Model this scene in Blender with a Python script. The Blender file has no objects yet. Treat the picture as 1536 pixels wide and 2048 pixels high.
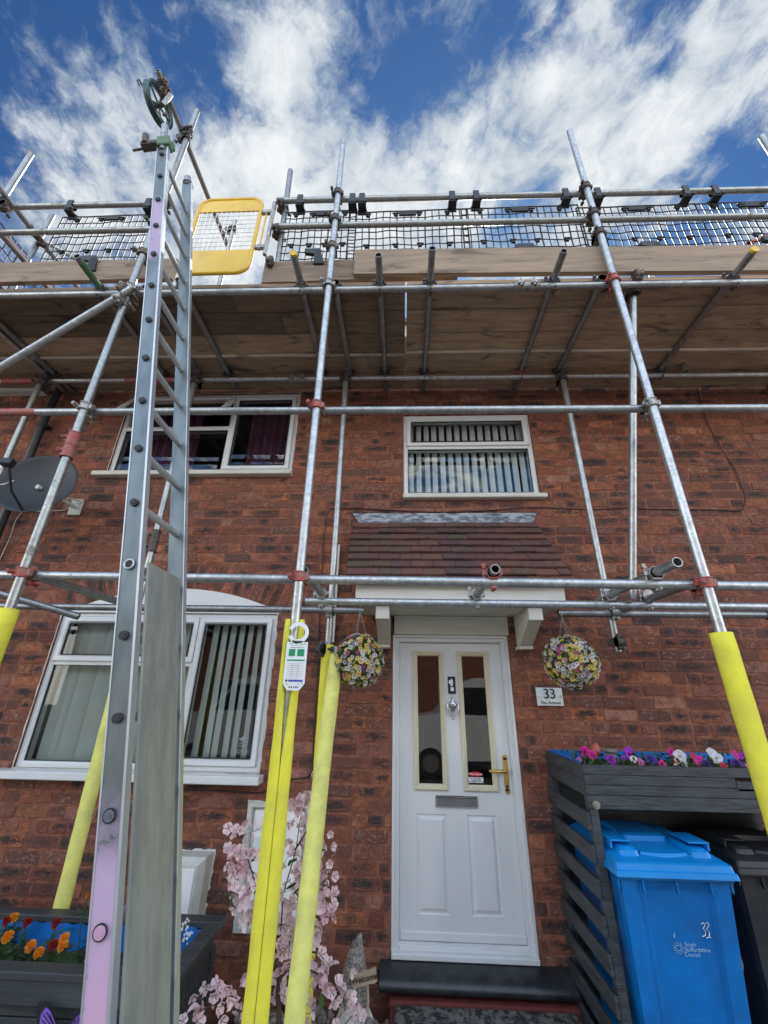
import bpy, math, random
from mathutils import Vector, Matrix, Euler, noise
R=math.radians; PI=math.pi
rnd=random.Random(7)
S=bpy.context.scene; COL=S.collection
V=Vector
# ---------------------------------------------------------------- camera
F=830.0; C=V((0.0829,-3.5052,1.4932))
PITCH,YAW,ROLL=R(23.8435),R(2.7834),R(0.9580)
_f=V((-math.sin(YAW)*math.cos(PITCH),math.cos(YAW)*math.cos(PITCH),math.sin(PITCH)))
_r=V((math.cos(YAW),math.sin(YAW),0)); _u=_r.cross(_f)
RX=_r*math.cos(ROLL)+_u*math.sin(ROLL); UX=_u*math.cos(ROLL)-_r*math.sin(ROLL)
cam=bpy.data.objects.new('camera',bpy.data.cameras.new('camera')); COL.objects.link(cam); S.camera=cam
m=Matrix((RX,UX,-_f)).transposed().to_4x4(); m.translation=C; cam.matrix_world=m
cam.data.sensor_fit='HORIZONTAL'; cam.data.sensor_width=36; cam.data.lens=F/1536*36
cam.data.clip_start=0.05; cam.data.clip_end=2000
def ray(x,y): return RX*((x-768)/F)+UX*((1024-y)/F)+_f
def at(x,y,Y): r=ray(x,y); return C+r*((Y-C.y)/r.y)      # photo direction met with a plane parallel to the wall
def atz(x,y,Z): r=ray(x,y); return C+r*((Z-C.z)/r.z)
def atx(x,y,X): r=ray(x,y); return C+r*((X-C.x)/r.x)
# ---------------------------------------------------------------- view, sun, sky
S.view_settings.view_transform='Standard'; S.view_settings.look='None'
S.view_settings.exposure=1.30; S.view_settings.gamma=1
SUN_EL,SUN_AZ=R(44),R(12)            # azimuth from +Y towards +X: behind the house
sd=bpy.data.lights.new('sun','SUN'); sd.energy=2.0; sd.angle=R(0.5); sd.color=(1,.95,.87)
sun=bpy.data.objects.new('sun',sd); COL.objects.link(sun)
sdir=V((math.sin(SUN_AZ)*math.cos(SUN_EL),math.cos(SUN_AZ)*math.cos(SUN_EL),math.sin(SUN_EL)))
sun.rotation_euler=sdir.to_track_quat('Z','Y').to_euler(); sun.location=sdir*30
W=bpy.data.worlds.new('World'); S.world=W; W.use_nodes=True
nt=W.node_tree; nt.nodes.clear(); N=nt.nodes.new; L=nt.links.new
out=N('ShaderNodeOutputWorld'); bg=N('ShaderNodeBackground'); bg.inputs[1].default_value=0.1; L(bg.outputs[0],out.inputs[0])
sky=N('ShaderNodeTexSky'); sky.sky_type='NISHITA'; sky.sun_disc=False; sky.sun_elevation=SUN_EL; sky.sun_rotation=SUN_AZ
sky.air_density=1.0; sky.dust_density=0.6; sky.ozone_density=2.5
def mth(op,a,b=None,c=None,clamp=False):
    n=N('ShaderNodeMath'); n.operation=op; n.use_clamp=clamp
    for i,v in enumerate((a,b,c)):
        if v is None: continue
        if isinstance(v,(int,float)): n.inputs[i].default_value=v
        else: L(v,n.inputs[i])
    return n.outputs[0]
tc=N('ShaderNodeTexCoord'); sp=N('ShaderNodeSeparateXYZ'); L(tc.outputs['Generated'],sp.inputs[0])
zz=mth('MAXIMUM',sp.outputs[2],0.08)
cx=N('ShaderNodeCombineXYZ'); L(mth('DIVIDE',sp.outputs[0],zz),cx.inputs[0]); L(mth('DIVIDE',sp.outputs[1],zz),cx.inputs[1])
P=cx.outputs[0]
def nz(scale,detail,rough,dist=0.0,rot=0,st=(1,1,1),off=(0,0,0)):
    mp=N('ShaderNodeMapping'); L(P,mp.inputs[0]); mp.inputs['Rotation'].default_value=(0,0,rot); mp.inputs['Scale'].default_value=st; mp.inputs['Location'].default_value=off
    n=N('ShaderNodeTexNoise'); L(mp.outputs[0],n.inputs['Vector']); n.inputs['Scale'].default_value=scale; n.inputs['Detail'].default_value=detail; n.inputs['Roughness'].default_value=rough; n.inputs['Distortion'].default_value=dist
    return n.outputs[0]
# cloud cover: broad bands (+) and blue openings (-) by sky direction, torn up by wind-drawn noise
def vadd(p,noise_sock,k):
    wv=N('ShaderNodeVectorMath'); wv.operation='SUBTRACT'; L(noise_sock,wv.inputs[0]); wv.inputs[1].default_value=(.5,.5,.5)
    ws=N('ShaderNodeVectorMath'); ws.operation='SCALE'; L(wv.outputs[0],ws.inputs[0]); ws.inputs['Scale'].default_value=k
    wa=N('ShaderNodeVectorMath'); wa.operation='ADD'; L(p,wa.inputs[0]); L(ws.outputs[0],wa.inputs[1]); return wa.outputs[0]
def tex(p,scale,detail,rough,rot=0,st=(1,1,1),off=(0,0,0),col=False,dist=0):
    mp=N('ShaderNodeMapping'); mp.vector_type='POINT'; L(p,mp.inputs[0]); mp.inputs['Rotation'].default_value=(0,0,rot); mp.inputs['Scale'].default_value=(1,1,1); mp.inputs['Location'].default_value=off
    m2=N('ShaderNodeVectorMath'); m2.operation='MULTIPLY'; L(mp.outputs[0],m2.inputs[0]); m2.inputs[1].default_value=st
    n=N('ShaderNodeTexNoise'); L(m2.outputs[0],n.inputs['Vector']); n.inputs['Scale'].default_value=scale; n.inputs['Detail'].default_value=detail; n.inputs['Roughness'].default_value=rough; n.inputs['Distortion'].default_value=dist
    return n.outputs[1] if col else n.outputs[0]
PW=vadd(P,tex(P,3.0,3,.5,col=True),.16)
PW2=vadd(P,tex(P,7.0,5,.55,col=True),.10)
cov=None
BL=[(545,110,.08,.32),(560,40,.07,.30),(510,250,.09,.22),(230,350,.26,.42),(420,330,.14,.30),(640,150,.07,.15),(1180,70,.09,.48),(1150,150,.09,.25),(1440,60,.09,.42),(1380,170,.10,.15),(870,230,.12,.16),(700,330,.16,.22),(1180,330,.18,.30),(620,440,.3,.38),(1060,470,.22,.15),(1330,300,.16,.25),(500,350,.12,.2),(960,170,.12,.22),(1080,280,.12,.22),(1500,200,.10,.18),(760,430,.14,.2),(1250,380,.12,.2),(120,430,.2,.30),(480,480,.2,.35),(860,490,.14,.3),
    (300,60,.17,-.34),(90,170,.26,-.38),(330,160,.13,-.20),(770,40,.12,-.34),(700,110,.07,-.18),(920,80,.12,-.25),(1000,40,.08,-.2),(1000,330,.09,-.30),(1010,420,.08,-.2),(1320,50,.06,-.28),(1500,300,.09,-.2),(1230,230,.06,-.15),(20,300,.12,-.25),(1420,470,.14,-.28),(1530,150,.06,-.1),(800,170,.07,-.15)]
for (px,py,s,a) in BL:
    d=ray(px,py); q=(d.x/d.z,d.y/d.z,0)
    vd=N('ShaderNodeVectorMath'); vd.operation='DISTANCE'; L(PW,vd.inputs[0]); vd.inputs[1].default_value=q
    e=mth('EXPONENT',mth('MULTIPLY',mth('POWER',mth('DIVIDE',vd.outputs['Value'],s),2.0),-1.0))
    cov=mth('MULTIPLY_ADD',e,a,0.53) if cov is None else mth('MULTIPLY_ADD',e,a,cov)
n1=tex(PW2,5.0,10,.60,rot=-.55,st=(1,.88,1)); n2=tex(PW2,17,8,.66,rot=-.55,st=(1,.8,1),off=(3,1,0)); n4=tex(PW2,2.2,4,.5,off=(1,5,0))
den=mth('ADD',cov,mth('ADD',mth('MULTIPLY',mth('SUBTRACT',n1,.5),3.4),mth('ADD',mth('MULTIPLY',mth('SUBTRACT',n2,.5),1.7),mth('MULTIPLY',mth('SUBTRACT',n4,.5),.5))))
mr=N('ShaderNodeMapRange'); mr.interpolation_type='SMOOTHSTEP'; L(den,mr.inputs[0]); mr.inputs[1].default_value=.22; mr.inputs[2].default_value=1.12
thick=N('ShaderNodeMapRange'); L(den,thick.inputs[0]); thick.inputs[1].default_value=.5; thick.inputs[2].default_value=1.6
n3=tex(PW2,6.0,7,.6,off=(7,2,0))
ccr=N('ShaderNodeValToRGB'); L(mth('ADD',mth('MULTIPLY',thick.outputs[0],.35),mth('MULTIPLY',n3,.80)),ccr.inputs[0])
e=ccr.color_ramp.elements; e[0].position=.30; e[0].color=(.33,.42,.52,1); e[1].position=.86; e[1].color=(.98,1.0,1.0,1)
cm=N('ShaderNodeVectorMath'); cm.operation='SCALE'; L(ccr.outputs[0],cm.inputs[0]); cm.inputs['Scale'].default_value=8.6
sc=N('ShaderNodeMixRGB'); sc.blend_type='MULTIPLY'; sc.inputs[0].default_value=1; L(sky.outputs[0],sc.inputs[1]); sc.inputs[2].default_value=(.30,.58,.86,1)
mx=N('ShaderNodeMixRGB'); L(mr.outputs[0],mx.inputs[0]); L(sc.outputs[0],mx.inputs[1]); L(cm.outputs[0],mx.inputs[2])
# towards the horizon the cloud deck closes up
hz=N('ShaderNodeMapRange'); L(sp.outputs[2],hz.inputs[0]); hz.inputs[1].default_value=.45; hz.inputs[2].default_value=.12
hm=N('ShaderNodeMixRGB'); L(mth('MULTIPLY',hz.outputs[0],.75),hm.inputs[0]); L(mx.outputs[0],hm.inputs[1]); hm.inputs[2].default_value=(7.6,7.6,7.6,1)
# sky behind the camera boosted and warmed to light the front; visible half dimmed
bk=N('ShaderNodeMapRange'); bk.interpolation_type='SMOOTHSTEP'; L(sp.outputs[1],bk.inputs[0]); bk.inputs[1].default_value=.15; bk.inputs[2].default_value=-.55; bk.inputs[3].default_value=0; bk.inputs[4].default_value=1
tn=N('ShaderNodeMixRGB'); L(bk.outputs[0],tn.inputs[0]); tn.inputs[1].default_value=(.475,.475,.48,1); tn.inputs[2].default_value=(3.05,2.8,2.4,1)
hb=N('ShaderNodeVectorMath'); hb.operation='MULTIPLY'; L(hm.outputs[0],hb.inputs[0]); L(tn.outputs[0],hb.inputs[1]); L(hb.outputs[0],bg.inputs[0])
S.cycles.max_bounces=8; S.cycles.transparent_max_bounces=16

# ---------------------------------------------------------------- materials
def mat(name,col,rough=.6,metal=0,var=.18,scale=12,bump=0,bscale=None,col2=None,f2=.5,st=(1,1,1),spec=.5,coat=0,detail=6,contrast=.5,sss=0,trans=0):
    M=bpy.data.materials.new(name); M.use_nodes=True; t=M.node_tree; n=t.nodes; l=t.links
    b=n['Principled BSDF']; b.inputs['Roughness'].default_value=rough; b.inputs['Metallic'].default_value=metal
    b.inputs['Specular IOR Level'].default_value=spec; b.inputs['Coat Weight'].default_value=coat
    if trans: b.inputs['Subsurface Weight'].default_value=0
    c=n.new('ShaderNodeTexCoord'); mp=n.new('ShaderNodeMapping'); mp.inputs['Scale'].default_value=st; l.new(c.outputs['Object'],mp.inputs[0])
    z=n.new('ShaderNodeTexNoise'); z.inputs['Scale'].default_value=scale; z.inputs['Detail'].default_value=detail; z.inputs['Roughness'].default_value=.6; l.new(mp.outputs[0],z.inputs['Vector'])
    r=n.new('ShaderNodeMapRange'); r.inputs[1].default_value=.5-contrast*.5+.1; r.inputs[2].default_value=.5+contrast*.5-.1; l.new(z.outputs[0],r.inputs[0])
    mxn=n.new('ShaderNodeMixRGB'); l.new(r.outputs[0],mxn.inputs[0])
    if col2: mxn.inputs[1].default_value=(*col,1); mxn.inputs[2].default_value=(*col2,1)
    else:
        mxn.inputs[1].default_value=(*[max(0,x*(1-var)) for x in col],1); mxn.inputs[2].default_value=(*[x*(1+var) for x in col],1)
    l.new(mxn.outputs[0],b.inputs['Base Color'])
    rr=n.new('ShaderNodeMapRange'); l.new(z.outputs[0],rr.inputs[0]); rr.inputs[3].default_value=max(.02,rough-.08); rr.inputs[4].default_value=min(1,rough+.1); l.new(rr.outputs[0],b.inputs['Roughness'])
    if bump:
        z2=n.new('ShaderNodeTexNoise'); z2.inputs['Scale'].default_value=bscale or scale*4; z2.inputs['Detail'].default_value=5; l.new(mp.outputs[0],z2.inputs['Vector'])
        bp=n.new('ShaderNodeBump'); bp.inputs['Strength'].default_value=min(1,bump); bp.inputs['Distance'].default_value=.004; l.new(z2.outputs[0],bp.inputs['Height']); l.new(bp.outputs[0],b.inputs['Normal'])
    M['b']=1
    return M
def galv(name,base,dark,rust=0.0,scale=14,tint=None):
    M=mat(name,base,.38,.78,col2=dark,scale=scale,contrast=.55,bump=.12,bscale=60,detail=8)
    t=M.node_tree; n=t.nodes; l=t.links; b=n['Principled BSDF']; src=b.inputs['Base Color'].links[0].from_socket
    c=n.new('ShaderNodeTexCoord'); v=n.new('ShaderNodeTexVoronoi'); v.inputs['Scale'].default_value=70; l.new(c.outputs['Object'],v.inputs['Vector'])
    m1=n.new('ShaderNodeMixRGB'); m1.blend_type='MULTIPLY'; m1.inputs[0].default_value=.35; l.new(src,m1.inputs[1]); l.new(v.outputs['Color'],m1.inputs[2])
    hs=n.new('ShaderNodeHueSaturation'); hs.inputs['Saturation'].default_value=.35; hs.inputs['Value'].default_value=1.25; l.new(m1.outputs[0],hs.inputs['Color'])
    z=n.new('ShaderNodeTexNoise'); z.inputs['Scale'].default_value=5.5; z.inputs['Detail'].default_value=9; z.inputs['Roughness'].default_value=.7; l.new(c.outputs['Object'],z.inputs['Vector'])
    r=n.new('ShaderNodeMapRange'); r.inputs[1].default_value=.62-rust; r.inputs[2].default_value=.72-rust*.6; l.new(z.outputs[0],r.inputs[0])
    m2=n.new('ShaderNodeMixRGB'); l.new(r.outputs[0],m2.inputs[0]); l.new(hs.outputs[0],m2.inputs[1]); m2.inputs[2].default_value=(*(tint or (.16,.13,.10)),1)
    l.new(m2.outputs[0],b.inputs['Base Color'])
    mt=n.new('ShaderNodeMapRange'); l.new(r.outputs[0],mt.inputs[0]); mt.inputs[3].default_value=.78; mt.inputs[4].default_value=.15; l.new(mt.outputs[0],b.inputs['Metallic'])
    ro=n.new('ShaderNodeMapRange'); l.new(r.outputs[0],ro.inputs[0]); ro.inputs[3].default_value=.36; ro.inputs[4].default_value=.7; l.new(ro.outputs[0],b.inputs['Roughness'])
    return M
M={}
M['galv']=galv('galvanised_steel',(.39,.43,.41),(.25,.29,.275))
M['galv2']=galv('galvanised_bright',(.49,.54,.54),(.31,.36,.365),scale=22)
M['galvd']=galv('galvanised_weathered',(.30,.32,.32),(.20,.22,.22),.05)
M['galvg']=galv('galvanised_green_splash',(.34,.38,.34),(.26,.30,.27),.03)
M['inner']=mat('tube_inside',(.05,.045,.04),.9,.2)
M['redp']=mat('red_paint_worn',(.42,.07,.06),.6,.1,col2=(.30,.16,.14),scale=30,contrast=.4)
M['greenp']=mat('green_paint_worn',(.05,.17,.07),.5,.1,col2=(.12,.16,.11),scale=25,contrast=.5)
M['rust']=mat('rusty_steel',(.13,.085,.06),.7,.45,col2=(.22,.20,.18),scale=40,contrast=.5,bump=.3)
M['rustd']=mat('dark_steel',(.07,.06,.055),.6,.5,col2=(.15,.13,.12),scale=40,contrast=.5,bump=.3)
M['zinc']=mat('zinc_fitting',(.42,.42,.40),.45,.7,col2=(.25,.22,.19),scale=40,contrast=.5,bump=.2)
M['alu']=mat('aluminium',(.58,.61,.62),.46,.75,var=.12,scale=8,st=(1,1,.12),bump=.1)
M['alug']=mat('anodised_grooved_aluminium',(.20,.22,.27),.42,.8,var=.25,scale=10,st=(1,12,.15),bump=.15)
M['pink']=mat('pink_sprayed_metal',(.62,.34,.46),.5,0,col2=(.50,.33,.46),scale=5,contrast=.6,bump=.1)
M['black']=mat('black_plastic',(.018,.02,.022),.45,0,var=.2,scale=30)
M['white']=mat('white_upvc',(.72,.74,.75),.35,0,col2=(.64,.66,.66),scale=4,contrast=.7,coat=.2)
M['door']=mat('white_grained_door',(.72,.73,.74),.42,0,col2=(.62,.635,.64),scale=5,st=(1,1,.25),bump=.35,bscale=45,contrast=.7)
M['cream']=mat('cream_moulding',(.68,.62,.45),.45,0,col2=(.60,.55,.41),scale=4,contrast=.7)
M['paintw']=mat('white_paint_timber',(.70,.70,.66),.55,0,col2=(.58,.57,.51),scale=5,st=(.5,1,3),bump=.3,contrast=.6)
M['soffit']=mat('painted_soffit',(.68,.66,.58),.6,0,col2=(.56,.54,.47),scale=4,bump=.2,contrast=.6)
M['yellow']=mat('yellow_foam',(.86,.82,.07),.85,0,col2=(.72,.69,.08),scale=9,contrast=.45,detail=10,bump=.5,bscale=120,spec=.2)
M['paley']=mat('faded_yellow_foam',(.82,.82,.22),.85,0,col2=(.62,.62,.19),scale=8,contrast=.45,detail=10,bump=.5,bscale=120,spec=.2)
M['gatey']=mat('yellow_gate_paint',(.72,.47,.015),.35,.0,col2=(.60,.38,.02),scale=7,contrast=.6,coat=.3)
M['wire']=mat('white_wire',(.62,.62,.60),.5,.1)
M['rubber']=mat('rubber_plug',(.03,.03,.032),.6)
M['greyp']=mat('grey_guard_sheet',(.36,.375,.335),.5,.25,col2=(.27,.285,.26),scale=6,st=(2.5,2.5,.7),bump=.15,bscale=90,contrast=.42,detail=10)
M['charcoal']=mat('charcoal_painted_timber',(.024,.029,.033),.5,0,col2=(.058,.066,.074),scale=8,st=(.7,.7,4),bump=.9,bscale=30,contrast=.45,detail=10)
M['charc2']=mat('charcoal_painted_board',(.030,.036,.040),.5,0,col2=(.055,.063,.07),scale=5,st=(.4,3,3),bump=.4,bscale=24,contrast=.6)
M['liner']=mat('blue_liner',(.015,.18,.55),.35,0,col2=(.01,.11,.38),scale=9,contrast=.5,bump=.4,bscale=20)
M['soil']=mat('soil',(.035,.025,.02),.95,0,var=.5,scale=40,bump=1)
M['binb']=mat('blue_bin_plastic',(.003,.27,.72),.36,0,col2=(.002,.205,.58),scale=4,contrast=.6,bump=.12,bscale=90)
M['binbody']=mat('blue_bin_body',(.001,.185,.58),.32,0,col2=(.004,.12,.38),scale=4,contrast=.5,bump=.15,bscale=70,detail=10)
M['binblack']=mat('black_bin_plastic',(.03,.031,.034),.45,0,var=.25,scale=6,bump=.1)
M['hose']=mat('grey_plastic',(.13,.17,.22),.5,0)
M['lead']=mat('lead_flashing',(.36,.39,.43),.6,.15,col2=(.10,.11,.13),scale=14,st=(1,1,2.5),contrast=.36,detail=10,bump=.6,bscale=26)
M['brass']=mat('brass',(.62,.40,.12),.28,.95,var=.15,scale=8)
M['chrome']=mat('chrome',(.50,.50,.52),.12,1,var=.1,scale=8,bump=.9,bscale=11)
M['plate']=mat('frosted_acrylic',(.68,.74,.74),.3,0,var=.04)
M['ink']=mat('black_ink',(.012,.012,.014),.5,0)
M['inkg']=mat('grey_ink',(.28,.29,.31),.6,0)
M['wht']=mat('white_print',(.85,.85,.85),.5,0,var=.03)
M['redst']=mat('red_print',(.62,.02,.05),.4,0)
M['green']=mat('green_print',(.02,.36,.16),.5,0)
M['bluep']=mat('blue_print',(.07,.09,.42),.5,0)
M['step']=mat('black_painted_sill',(.012,.015,.018),.30,0,col2=(.035,.040,.044),scale=11,contrast=.5,detail=10,bump=.4,bscale=20)
M['quarry']=mat('red_painted_riser',(.20,.045,.04),.6,0,col2=(.12,.035,.03),scale=14,contrast=.5,bump=.4)
M['mat']=mat('coir_mat',(.02,.02,.022),.95,0,col2=(.16,.15,.14),scale=26,contrast=.35,bump=1,bscale=120)
M['paving']=mat('paving',(.24,.23,.21),.85,0,col2=(.17,.16,.15),scale=3,bump=.5,contrast=.5)
M['stone']=mat('pebble',(.30,.28,.25),.8,0,col2=(.17,.155,.14),scale=9,contrast=.6,bump=.4)
M['gnome']=mat('cast_stone',(.32,.295,.27),.8,0,col2=(.20,.18,.165),scale=30,contrast=.5,bump=1,bscale=60)
M['beard']=mat('pale_stone',(.55,.55,.54),.6,0,col2=(.38,.40,.38),scale=14,st=(2,2,.6),contrast=.5,bump=.8)
M['sign']=mat('carved_wood_sign',(.45,.36,.26),.7,0,col2=(.30,.23,.16),scale=8,st=(.4,1,7),contrast=.5,bump=.6)
M['log']=mat('cut_log',(.25,.16,.09),.8,0,col2=(.14,.09,.055),scale=10,st=(1,1,5),contrast=.5,bump=.8)
M['bark']=mat('twig_bark',(.07,.04,.03),.8,0,var=.3)
M['petal']=mat('pale_pink_petal',(.90,.80,.80),.55,0,col2=(.86,.58,.64),scale=9,contrast=.6)
M['leaf']=mat('leaf',(.09,.16,.04),.5,0,col2=(.05,.10,.03),scale=20,contrast=.5)
M['leafd']=mat('dark_leaf',(.03,.07,.02),.5,0,col2=(.07,.14,.03),scale=20,contrast=.5)
M['dish']=mat('dish_grey',(.018,.021,.026),.5,.1,var=.15)
M['wsoft']=mat('off_white_plastic',(.62,.62,.57),.5,0,col2=(.50,.50,.46),scale=6,contrast=.5)
M['pipe']=mat('black_drainpipe',(.02,.022,.025),.4,0,var=.3)
M['blind']=mat('blind_fabric',(.80,.86,.80),.8,0,col2=(.72,.80,.74),scale=5,st=(3,3,.3))
M['blindw']=mat('white_blind_fabric',(.86,.90,.90),.8,0,var=.05)
M['curtain']=mat('purple_curtain',(.13,.045,.10),.85,0,var=.3,scale=8,st=(6,6,.3))
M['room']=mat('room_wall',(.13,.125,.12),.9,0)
M['hall']=mat('hall_wall',(.45,.45,.44),.9,0)
M['violet']=mat('violet_wing',(.12,.045,.42),.45,0,col2=(.25,.14,.60),scale=18,contrast=.5)
for k,c,d in (('f_white',(.82,.82,.80),(.75,.72,.76)),('f_yellow',(.88,.66,.06),(.86,.80,.35)),('f_pink',(.62,.16,.38),(.45,.05,.22)),('f_orange',(.85,.26,.01),(.80,.36,.02)),('f_dred',(.26,.012,.01),(.40,.03,.01)),('f_mag',(.78,.02,.26),(.66,.02,.36)),('f_purp',(.34,.01,.48),(.46,.03,.56)),('f_indigo',(.030,.008,.16),(.05,.01,.20)),('f_red',(.66,.02,.03),(.50,.02,.06)),('f_core',(.35,.16,.02),(.2,.06,.05)),('terra',(.42,.10,.07),(.50,.14,.09))):
    M[k]=mat(k.replace('f_','flower_'),c,.5,0,col2=d,scale=25,contrast=.6)
def lambert_petals(m):      # thin petals and leaves let some light through
    t=m.node_tree; n=t.nodes; l=t.links; b=n['Principled BSDF']; o=n['Material Output']
    tr=n.new('ShaderNodeBsdfTranslucent'); mx_=n.new('ShaderNodeMixShader'); mx_.inputs[0].default_value=.3
    l.new(b.inputs['Base Color'].links[0].from_socket,tr.inputs[0]); l.new(b.outputs[0],mx_.inputs[1]); l.new(tr.outputs[0],mx_.inputs[2]); l.new(mx_.outputs[0],o.inputs[0])
for k in ('petal','leaf','leafd','f_white','f_yellow','f_pink','f_orange','f_dred','f_mag','f_purp','f_red'): lambert_petals(M[k])
_t=M['gnome'].node_tree; _n=_t.nodes; _l=_t.links; _b=_n['Principled BSDF']; _src=_b.inputs['Base Color'].links[0].from_socket
_c=_n.new('ShaderNodeTexCoord'); _v=_n.new('ShaderNodeTexVoronoi'); _v.feature='DISTANCE_TO_EDGE'; _v.inputs['Scale'].default_value=58; _l.new(_c.outputs['Object'],_v.inputs['Vector'])
_r=_n.new('ShaderNodeMapRange'); _r.inputs[1].default_value=0; _r.inputs[2].default_value=.14; _r.inputs[3].default_value=.35; _r.inputs[4].default_value=1.15; _l.new(_v.outputs['Distance'],_r.inputs[0])
_x=_n.new('ShaderNodeVectorMath'); _x.operation='SCALE'; _l.new(_src,_x.inputs[0]); _l.new(_r.outputs[0],_x.inputs['Scale']); _l.new(_x.outputs[0],_b.inputs['Base Color'])
def glassmat(name,tint=(1,1,1),boost=1.9):
    m=bpy.data.materials.new(name); m.use_nodes=True; t=m.node_tree; n=t.nodes; l=t.links; n.clear()
    o=n.new('ShaderNodeOutputMaterial'); a=n.new('ShaderNodeBsdfTransparent'); a.inputs[0].default_value=(*tint,1)
    g=n.new('ShaderNodeBsdfGlossy'); g.inputs['Roughness'].default_value=.015
    f=n.new('ShaderNodeFresnel'); f.inputs[0].default_value=1.5; k=n.new('ShaderNodeMath'); k.operation='MULTIPLY'; k.inputs[1].default_value=boost; k.use_clamp=True
    z=n.new('ShaderNodeTexNoise'); z.inputs['Scale'].default_value=1.6; z.inputs['Detail'].default_value=1; c=n.new('ShaderNodeTexCoord'); l.new(c.outputs['Object'],z.inputs['Vector'])
    bp=n.new('ShaderNodeBump'); bp.inputs['Strength'].default_value=.25; bp.inputs['Distance'].default_value=.004; l.new(z.outputs[0],bp.inputs['Height']); l.new(bp.outputs[0],g.inputs['Normal'])
    x=n.new('ShaderNodeMixShader'); l.new(f.outputs[0],k.inputs[0]); l.new(k.outputs[0],x.inputs[0]); l.new(a.outputs[0],x.inputs[1]); l.new(g.outputs[0],x.inputs[2]); l.new(x.outputs[0],o.inputs[0]); return m
M['glass']=glassmat('window_glass',(.86,.90,.88),1.45); M['glassd']=glassmat('door_glass',(.30,.32,.32),2.8)
M['stainacr']=glassmat('clear_acrylic',(.75,.8,.8),1.5)
def woodmat(name,c1,c2,c3,st):
    m=mat(name,c1,.8,0,col2=c2,scale=3.0,st=st,contrast=.5,bump=.6,bscale=9,detail=9)
    t=m.node_tree; n=t.nodes; l=t.links; b=n['Principled BSDF']; src=b.inputs['Base Color'].links[0].from_socket
    c=n.new('ShaderNodeTexCoord'); oi=n.new('ShaderNodeObjectInfo'); ad=n.new('ShaderNodeVectorMath'); ad.operation='ADD'; l.new(c.outputs['Object'],ad.inputs[0]); l.new(oi.outputs['Location'],ad.inputs[1])
    mp=n.new('ShaderNodeMapping'); mp.inputs['Scale'].default_value=(st[0]*1.2,st[1]*.5,st[2]*.5); l.new(ad.outputs[0],mp.inputs[0])
    z=n.new('ShaderNodeTexNoise'); z.inputs['Scale'].default_value=2.2; z.inputs['Detail'].default_value=7; z.inputs['Distortion'].default_value=.7; l.new(mp.outputs[0],z.inputs['Vector'])
    r=n.new('ShaderNodeValToRGB'); r.color_ramp.elements[0].position=.56; r.color_ramp.elements[0].color=(0,0,0,1); r.color_ramp.elements[1].position=.70; r.color_ramp.elements[1].color=(1,1,1,1); l.new(z.outputs[0],r.inputs[0])
    x=n.new('ShaderNodeMixRGB'); l.new(r.outputs[0],x.inputs[0]); l.new(src,x.inputs[1]); x.inputs[2].default_value=(*c3,1)
    # each board its own tone
    wn=n.new('ShaderNodeMapRange'); l.new(oi.outputs['Random'],wn.inputs[0]); wn.inputs[3].default_value=.5; wn.inputs[4].default_value=1.6
    hs=n.new('ShaderNodeHueSaturation'); l.new(x.outputs[0],hs.inputs['Color']); l.new(wn.outputs[0],hs.inputs['Value']); l.new(hs.outputs[0],b.inputs['Base Color'])
    return m
M['toe']=woodmat('weathered_timber',(.225,.17,.12),(.15,.115,.085),(.08,.06,.045),(.9,9,9))
M['board']=woodmat('dirty_timber_underside',(.33,.23,.145),(.20,.14,.092),(.08,.06,.045),(1.1,9,9))
# tiles: tone by island
def islandmat(name,cols,rough,bump):
    m=mat(name,cols[0],rough,0,scale=20,bump=bump,bscale=50); t=m.node_tree; n=t.nodes; l=t.links; b=n['Principled BSDF']; src=b.inputs['Base Color'].links[0].from_socket
    g=n.new('ShaderNodeNewGeometry'); r=n.new('ShaderNodeValToRGB'); r.color_ramp.interpolation='LINEAR'
    el=r.color_ramp.elements
    while len(el)<len(cols): el.new(.5)
    for i,c in enumerate(cols): el[i].position=i/(len(cols)-1); el[i].color=(*c,1)
    l.new(g.outputs['Random Per Island'],r.inputs[0]); z=n.new('ShaderNodeTexNoise'); z.inputs['Scale'].default_value=30; z.inputs['Detail'].default_value=6
    c=n.new('ShaderNodeTexCoord'); l.new(c.outputs['Object'],z.inputs['Vector'])
    x=n.new('ShaderNodeMixRGB'); x.blend_type='OVERLAY'; x.inputs[0].default_value=.5; l.new(r.outputs[0],x.inputs[1]); l.new(z.outputs[0],x.inputs[2]); l.new(x.outputs[0],b.inputs['Base Color']); return m
M['tile']=islandmat('clay_roof_tile',[(.105,.060,.057),(.14,.068,.060),(.09,.060,.060),(.18,.078,.056),(.10,.078,.058),(.125,.064,.058)],.6,.5)
M['pebbles']=islandmat('gravel_stones',[(.32,.29,.25),(.20,.17,.15),(.42,.39,.34),(.26,.21,.17),(.5,.48,.44)],.8,.5)
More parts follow.
